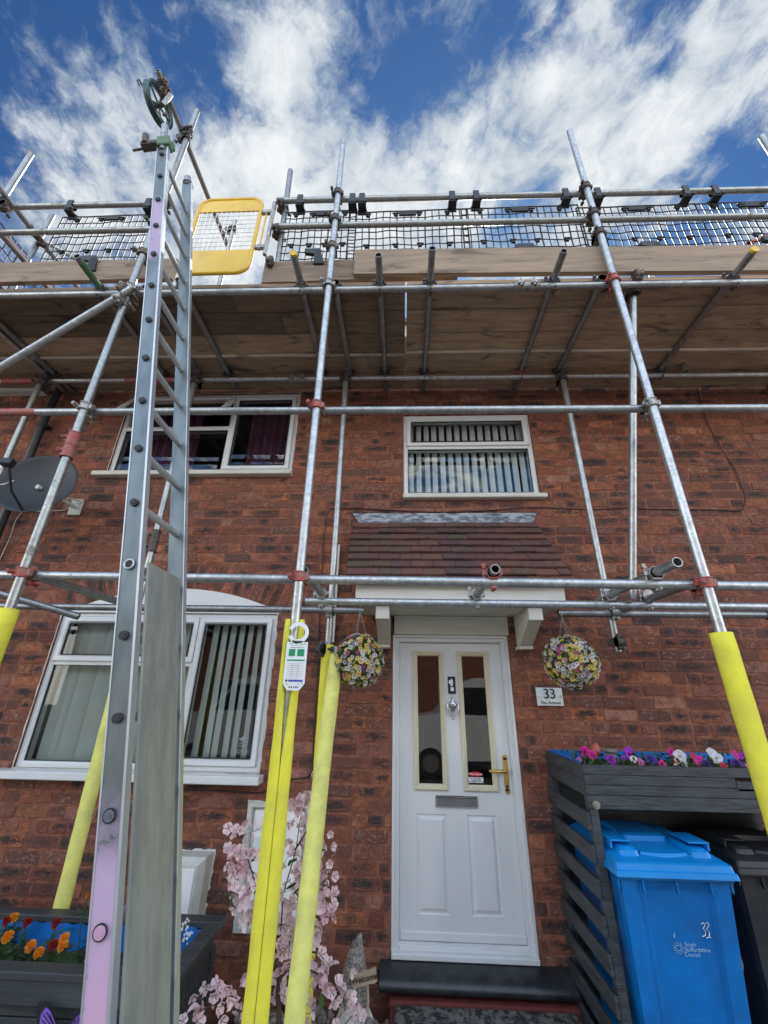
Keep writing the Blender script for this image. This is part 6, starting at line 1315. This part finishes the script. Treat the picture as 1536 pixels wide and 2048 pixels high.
# petunias
def petunia(px,py,Y,mt,r,label,seed,mt2=None):
    qq=random.Random(seed*13+1); H=at(px,py,Y); root=empty('petunia',(H.x,Y,1.10),label,'petunia','petunias growing in the top of the bin store')
    b=MB(); b.path([(H.x+.01,Y+.02,1.10),(H.x+.005,Y+.01,(1.10+H.z)/2),tuple(H+V((0,.015,-.01)))],.002,6); b.build('stem','leaf',root)
    b=MB()
    for i in range(16): 
        P_=V((H.x+qq.gauss(0,.030),Y+qq.uniform(-.01,.05),1.10+qq.uniform(.0,max(.03,H.z-1.10)))); leafq(P_,V((qq.gauss(0,1),qq.gauss(-.4,.6),qq.uniform(.1,1))),qq.uniform(.022,.04),b,.28)
    b.build('leaves','leaf' if seed%2 else 'leafd',root)
    N_=V((qq.uniform(-.7,.7),-1,qq.uniform(-.1,.7))).normalized(); a=N_.orthogonal().normalized(); bb=N_.cross(a); b=MB(); m_=30; vs=[H-N_*r*.45]
    for rr,up in ((.18,-.2),(.45,.02),(.8,.10),(1.0,.0)):
        for j in range(m_):
            t_=2*PI*j/m_; lob=1-.13*abs(math.sin(2.5*t_))**6*(rr>.5)-.0; fr=.06*math.sin(t_*11+seed)*(rr>.7)+.10*math.sin(t_*3+seed)*(rr>.7); vs.append(H+(a*math.cos(t_)+bb*math.sin(t_))*rr*r*lob+N_*r*(up+fr))
    fs=[(0,1+j,1+(j+1)%m_) for j in range(m_)]; f2=[]
    for k in range(3): 
        for j in range(m_): (f2 if (mt2 and (j//3)%2) else fs).append((1+k*m_+j,1+k*m_+(j+1)%m_,1+(k+1)*m_+(j+1)%m_,1+(k+1)*m_+j))
    b.add(vs,fs,True); b.build('flower_head',mt,root)
    if mt2: b=MB(); b.add(vs,f2,True); b.build('petal_stripe',mt2,root)
for i,(px,py,Y,mt,r,lab,m2) in enumerate([(1170,1504,-.30,'f_mag',.036,'magenta petunia at the left end of the bin store planter',None),(1184,1510,-.36,'f_mag',.030,'second magenta petunia just right of the leftmost one',None),(1158,1520,-.5,'f_pink',.018,'small pink petunia bud low at the left end of the planter top',None),(1222,1520,-.52,'f_purp',.030,'purple petunia under the small grey lantern top',None),(1260,1507,-.38,'f_purp',.042,'large violet petunia left of centre on the bin store',None),(1247,1520,-.5,'f_purp',.024,'small purple petunia below the large violet one',None),(1268,1519,-.56,'f_white',.024,'small white petunia under the large violet one',None),(1282,1525,-.58,'f_pink',.026,'pink purple petunia right of the small white one',None),(1303,1522,-.50,'f_indigo',.034,'dark indigo petunia in the middle left of the planter top',None),(1325,1529,-.60,'f_mag',.024,'pink petunia peeping over the front board',None),(1342,1505,-.34,'f_mag',.026,'magenta petunia leaning left of the tall white one',None),(1360,1512,-.42,'f_white',.038,'white petunia seen side on in the middle of the planter top',None),(1354,1526,-.58,'f_red',.034,'red and white striped petunia at the front board','f_white'),(1370,1528,-.58,'f_white',.022,'white petunia right of the striped one',None),(1390,1516,-.44,'f_red',.034,'scarlet petunia right of the striped one',None),(1401,1524,-.54,'f_mag',.036,'hot pink petunia right of the scarlet one',None),(1412,1529,-.60,'f_indigo',.026,'indigo petunia under the tall white bloom',None),(1424,1506,-.40,'f_white',.034,'tallest white petunia, upper petals',None),(1433,1516,-.44,'f_white',.036,'large white petunia just below the tallest one',None),(1448,1532,-.6,'f_red',.024,'small red petunia at the front board right of the white blooms',None),(1474,1512,-.36,'f_mag',.036,'magenta petunia near the right foam sleeve',None),(1474,1531,-.58,'f_indigo',.036,'dark indigo petunia near the right foam sleeve',None),(1492,1516,-.44,'f_purp',.038,'violet petunia beside the right foam sleeve',None),(1496,1535,-.62,'f_pink',.020,'small pink petunia low beside the right foam sleeve',None)]): petunia(px,py,Y,mt,r,lab,i,m2)
b=MB(); q_=random.Random(9)
for i in range(520):
    x=q_.uniform(sx0+.06,2.1); y=q_.uniform(sy0+.05,sy1-.10); h_=.02+.055*max(0,.5+noise.noise(V((x*7,y*4,0)))); leafq(V((x,y,1.10+q_.uniform(0,h_))),V((q_.gauss(0,1),q_.gauss(0,1),q_.uniform(.2,1.2))),q_.uniform(.018,.036),b,.28)
tag(b.build('low_foliage','leaf'),'green leaves between the petunias on top of the bin store','foliage',kind='stuff')
q=at(1222,1510,-.30); b=MB(); b.lathe([(.0,.0),(.034,.0),(.034,.075),(.0,.075)],20,T((q.x,-.30,1.10))); b.lathe([(.030,.075),(.044,.075),(.044,.088),(.040,.092),(0,.092)],20,T((q.x,-.30,1.10))); tag(b.build('garden_lantern','gnome'),'small grey round-capped lantern between petunias on the bin store','lantern')
q=at(1190,1503,-.26); b=MB(); b.lathe([(.0,-.02),(.030,-.02),(.038,.0),(.034,.02),(.018,.04),(.0,.055)],20,T((q.x,-.26,q.z),ry=R(20))); b.lathe([(.012,-.001),(.013,.001)],12,T((q.x-.004,-.292,q.z+.005),rx=R(90))); tag(b.build('clay_pot_ornament','terra'),'small terracotta pot ornament behind the leftmost petunias','ornament')
# ================================================================= BINS
def bin_(X0,X1,yf,yb,zr,mlid,mbody,label,nm,back=0):
    root=empty(nm,((X0+X1)/2,(yf+yb)/2,GZ),label,'wheelie bin'); xm=(X0+X1)/2; w=(X1-X0)/2
    # body: tapered with vertical ribs on the front
    prof=[(-.89,0),(-.62,0),(-.57,.022),(-.52,.022),(-.46,.030),(.46,.030),(.52,.022),(.57,.022),(.62,0),(.89,0)]
    top,bot=zr+.01,GZ+.07; lv=12; vs=[]; 
    for i in range(lv+1):
        t_=i/lv; z=top+(bot-top)*t_; s_=1-.17*t_; yF=yf+.045+.11*t_; yB=yb-.03
        pts=[(xm+w*u*s_,yF+d*(1 if t_>.04 else 0)) for u,d in prof]+[(xm+w*.92*s_,yF+.03),(xm+w*.92*s_,yB),(xm-w*.92*s_,yB),(xm-w*.92*s_,yF+.03)]
        vs+=[(x,y,z) for x,y in pts]
    m_=len(prof)+4; b=MB(); b.add(vs,[(i*m_+j,i*m_+(j+1)%m_,(i+1)*m_+(j+1)%m_,(i+1)*m_+j) for i in range(lv) for j in range(m_)]+[tuple(lv*m_+j for j in range(m_))][::-1]); b.build('body',mbody,root)
    b=MB(); b.box((X0+.018,yf+.026,zr-.020),(X1-.018,yb-.01,zr-.001),bev=.005)
    for u in (-.55,0,.55): b.prism([(xm+w*u-.005,zr-.02),(xm+w*u+.005,zr-.02),(xm+w*u+.003,zr-.075),(xm+w*u-.003,zr-.075)][::-1],yf+.03,yf+.052)
    for sx in (-1,1): b.prism([(xm+sx*w*.90,zr-.02),(xm+sx*w*.95,zr-.02),(xm+sx*w*.93,zr-.07),(xm+sx*w*.90,zr-.055)][::(-1 if sx>0 else 1)],yf+.05,yf+.075)
    b.build('rim',mbody,root)
    # lid: two stepped skirts and a crowned top
    def loft(b,rings,cap=True):
        vs=[];k=0
        for (x0,x1,y0,y1,z,c) in rings:
            pts=[(x0+c,y0),(x1-c,y0),(x1-c*.3,y0+c*.3),(x1,y0+c),(x1,y1-c),(x1-c,y1),(x0+c,y1),(x0,y1-c),(x0,y0+c),(x0+c*.3,y0+c*.3)]; vs+=[(x,y,z) for x,y in pts]; k=len(pts)
        n=len(rings); fs=[(i*k+j,i*k+(j+1)%k,(i+1)*k+(j+1)%k,(i+1)*k+j) for i in range(n-1) for j in range(k)]
        if cap: fs.append(tuple((n-1)*k+j for j in range(k))); fs.append(tuple(range(k))[::-1])
        b.add(vs,fs)
    b=MB(); loft(b,[(X0,X1,yf,yb,zr,.012),(X0+.004,X1-.004,yf+.004,yb,zr+.022,.013),(X0+.010,X1-.010,yf+.012,yb,zr+.026,.015),(X0+.014,X1-.014,yf+.018,yb,zr+.050,.016),(X0+.024,X1-.024,yf+.030,yb,zr+.056,.02),(X0+.05,X1-.05,yf+.14,yb,zr+.075,.04),(X0+.10,X1-.10,yf+.30,yb,zr+.085,.05)]); b.build('lid',mlid,root)
    b=MB()
    for sx in (-1,1):
        xa,xb=sorted((xm+sx*w*.42,xm+sx*w*.80)); loft(b,[(xa,xb,yf+.075,yb-.10,zr+.050,.02),(xa+.008,xb-.008,yf+.083,yb-.12,zr+.085,.022),(xa+.022,xb-.022,yf+.10,yb-.14,zr+.098,.03)])
    for sx in (-1,1):
        xa,xb=sorted((xm+sx*w*.50,xm+sx*w*.86)); b.box((xa,yf+.12,zr+.112),(xb,yf+.30,zr+.120),bev=.003); b.box((xb-.012 if sx>0 else xa,yf+.125,zr+.080),(xb if sx>0 else xa+.012,yf+.295,zr+.113),bev=.003)
    loft(b,[(xm-w*.42,xm+w*.42,yf+.26,yb-.10,zr+.05,.02),(xm-w*.40,xm+w*.40,yf+.27,yb-.12,zr+.105,.022),(xm-w*.36,xm+w*.36,yf+.30,yb-.14,zr+.112,.03)])
    n=16; vs=[]
    for i in range(n+1):
        t_=i/n; x=xm-w*.40+w*.8*t_; yy=yf+.095-.020*math.sin(PI*t_); vs+=[(x,yy,zr+.055),(x,yy+.006,zr+.078),(x,yy+.016,zr+.080),(x,yy+.026,zr+.062),(x,yf+.27,zr+.060)]
    b.add(vs,[(5*i+k,5*i+5+k,5*i+6+k,5*i+1+k) for i in range(n) for k in range(4)],True); b.build('lid_grip',mlid,root)
    for sx in (-1,1):
        b=MB(); b.tube((xm+sx*w*.62,yb-.04,GZ+.10),(xm+sx*w*.80,yb-.04,GZ+.10),.10,24); b.build('wheel','rubber',root)
    b=MB(); b.tube((X0+.05,yb+.03,zr+.03),(X1-.05,yb+.03,zr+.03),.014,10); b.build('handle',mbody,root)
    return root,xm,w
zr=at(1240,1754,-.85).z; X0=at(1234,1752,-.85).x; X1=at(1483,1758,-.85).x
bl,xm,w=bin_(X0,X1,-.85,-.16,zr,'binb','binbody','bright blue wheelie bin with a hand-painted 33, standing in the bin store','wheelie_bin')
def onbin(px,py):
    # front face of the body leans back towards the foot
    P_=at(px,py,-.80)
    for _ in range(4): t_=(zr+.01-P_.z)/(zr+.01-GZ-.07); P_=at(px,py,-.85+.045+.11*t_+.030-.0045)
    return P_
lean=math.atan(.11/(zr-GZ-.06)); up=V((0,-math.sin(lean),math.cos(lean))); ou=V((0,-math.cos(lean),-math.sin(lean)))
def btext(s_,size,px,py,mt='wht',shear=0,**k): text(s_,size,basis(onbin(px,py),(1,0,0),up,ou),'t',mt,shear=shear,ext=.0004,**k).build('lettering',mt,bl)
def stroke(pts,r=.0015): b=MB(); b.path([onbin(*p) for p in pts],r,5); b.build('painted_mark','wht',bl)
stroke([(1402,1849),(1407,1845),(1410,1850),(1406,1857),(1411,1862),(1411,1871),(1405,1873)]); stroke([(1411,1847),(1416,1845),(1418,1851),(1413,1858),(1419,1864),(1419,1874),(1413,1876)]); stroke([(1419,1866),(1418,1872),(1421,1876),(1424,1870),(1425,1866)],.0014); stroke([(1424,1862),(1424,1875),(1428,1874),(1428,1868)],.0014); stroke([(1431,1862),(1430,1874),(1434,1874),(1433,1868)],.0014); stroke([(1349,1866),(1348,1873),(1350,1876)],.0012)
M['faint']=mat('worn_white_print',(.30,.50,.72),.5,0)
for k,s_ in enumerate(('South','Staffordshire','Council')):
    cu=text(s_,.0235,basis(onbin(1369,1889+10*k),(1,0,0),up,ou),'t','faint',align='LEFT',ext=.0003); cu.build('lettering','faint',bl)
ec=onbin(1357,1896); 
b=MB()
for i in range(14): a=2*PI*i/14; d_=V((1,0,0))*math.cos(a)+up*math.sin(a); b.tube(ec+d_*.014,ec+d_*.025,.0013,5)
b.path([ec+(V((1,0,0))*math.cos(u)+up*math.sin(u))*.010 for u in [2*PI*j/12 for j in range(12)]],.0012,4,closed=True); b.build('sun_emblem','faint',bl)
zr2=at(1470,1748,-.66).z; X0b=at(1478,1748,-.66).x
bin_(X0b,X0b+.60,-.66,-.10,zr2,'binblack','binblack','black wheelie bin standing to the right of the blue one','wheelie_bin')
b=MB(); P_=[onbin(x,y)+V((0,.10,0)) for x,y in ((1462,1800),(1474,1830),(1478,1870),(1466,1900))]; b.path(P_,.016,8); P_=[onbin(x,y)+V((0,.09,0)) for x,y in ((1478,1872),(1494,1905),(1506,1950),(1506,1968),(1492,1970),(1480,1950))]; b.path(P_,.017,8,rs=[.006,.014,.018,.018,.012,.006]); tag(b.build('grey_hose','hose'),'grey curved hose wedged between the blue and the black bin','hose')
# ================================================================= STREET BEHIND THE CAMERA (seen in the glass)
hs=empty('terraced_house',(0,-17,GZ),'row of red brick houses on the opposite side of the street','house')
b=MB(); b.box((-16,-24,GZ-.1),(16,-17,5.0)); b.build('wall','mortar',hs)
b=MB(); Mx=Matrix(((0,1,0,0),(1,0,0,0),(0,0,1,0),(0,0,0,1))); b.prism([(-24.4,5.0),(-16.6,5.0),(-20.5,7.8)],-16.3,16.3,Mx); b.build('roof','tile',hs)
for k in range(6):
    for z0_,z1_ in ((.9,2.1),(3.3,4.4)):
        x=-14.5+5.4*k; b=MB(); b.sweep(x,x+1.8,z0_,z1_,[(d,-16.96-y) for d,y in PRF]); o=b.build('window','white',hs); b=MB(); b.add([(x+.04,-16.975,z0_+.04),(x+1.76,-16.975,z0_+.04),(x+1.76,-16.975,z1_-.04),(x+.04,-16.975,z1_-.04)],[(3,2,1,0)]); b.build('pane','black',o)
    b=MB(); b.box((x+2.5,-17.0,GZ),(x+3.4,-16.95,1.75)); b.build('door','white',hs)
def van(x0,y0,mt,label):
    vn=empty('parked_van',(x0,y0,GZ),label,'van'); b=MB()
    prof=[(0,.45),(0,1.2),(.35,1.32),(1.15,1.45),(1.75,2.15),(2.1,2.3),(4.9,2.32),(5.05,2.2),(5.1,.5),(4.6,.42),(.3,.38)]
    b.prism([(x0+x,GZ+z) for x,z in prof][::-1],y0-.95,y0+.95); b.build('body',mt,vn)
    for x in (.95,4.1):
        for y in (y0-.97,y0+.77): b=MB(); b.tube((x0+x,y,GZ+.34),(x0+x,y+.2,GZ+.34),.34,24); o=b.build('wheel','rubber',vn); b=MB(); b.tube((x0+x,y-.005,GZ+.34),(x0+x,y+.205,GZ+.34),.2,20); b.build('rim','zinc',o)
    b=MB(); b.prism([(x0+1.25,GZ+1.45),(x0+2.5,GZ+1.45),(x0+2.5,GZ+2.08),(x0+1.8,GZ+2.08)][::-1],y0+.9505,y0+.956); b.build('side_window','black',vn)
    b=MB(); b.box((x0+2.6,y0+.9505,GZ+.6),(x0+2.62,y0+.953,GZ+2.1)); b.box((x0+3.9,y0+.9505,GZ+.6),(x0+3.92,y0+.953,GZ+2.1)); b.build('panel_gap','black',vn)
M['vanw']=mat('white_van_paint',(.72,.74,.75),.3,0,coat=.6,var=.04)
van(-.2,-9.2,'vanw','white panel van parked in the street facing the house'); van(-6.2,-9.4,'vanw','second white van parked further along the street')
g=MB(); g.box((-60,-12.5,GZ+.0),(60,-7.4,GZ+.004)); M['asph']=mat('asphalt',(.05,.05,.052),.85,0,var=.3,scale=30,bump=.4); tag(g.build('road','asph',origin=(0,-10,GZ)),kind='structure')
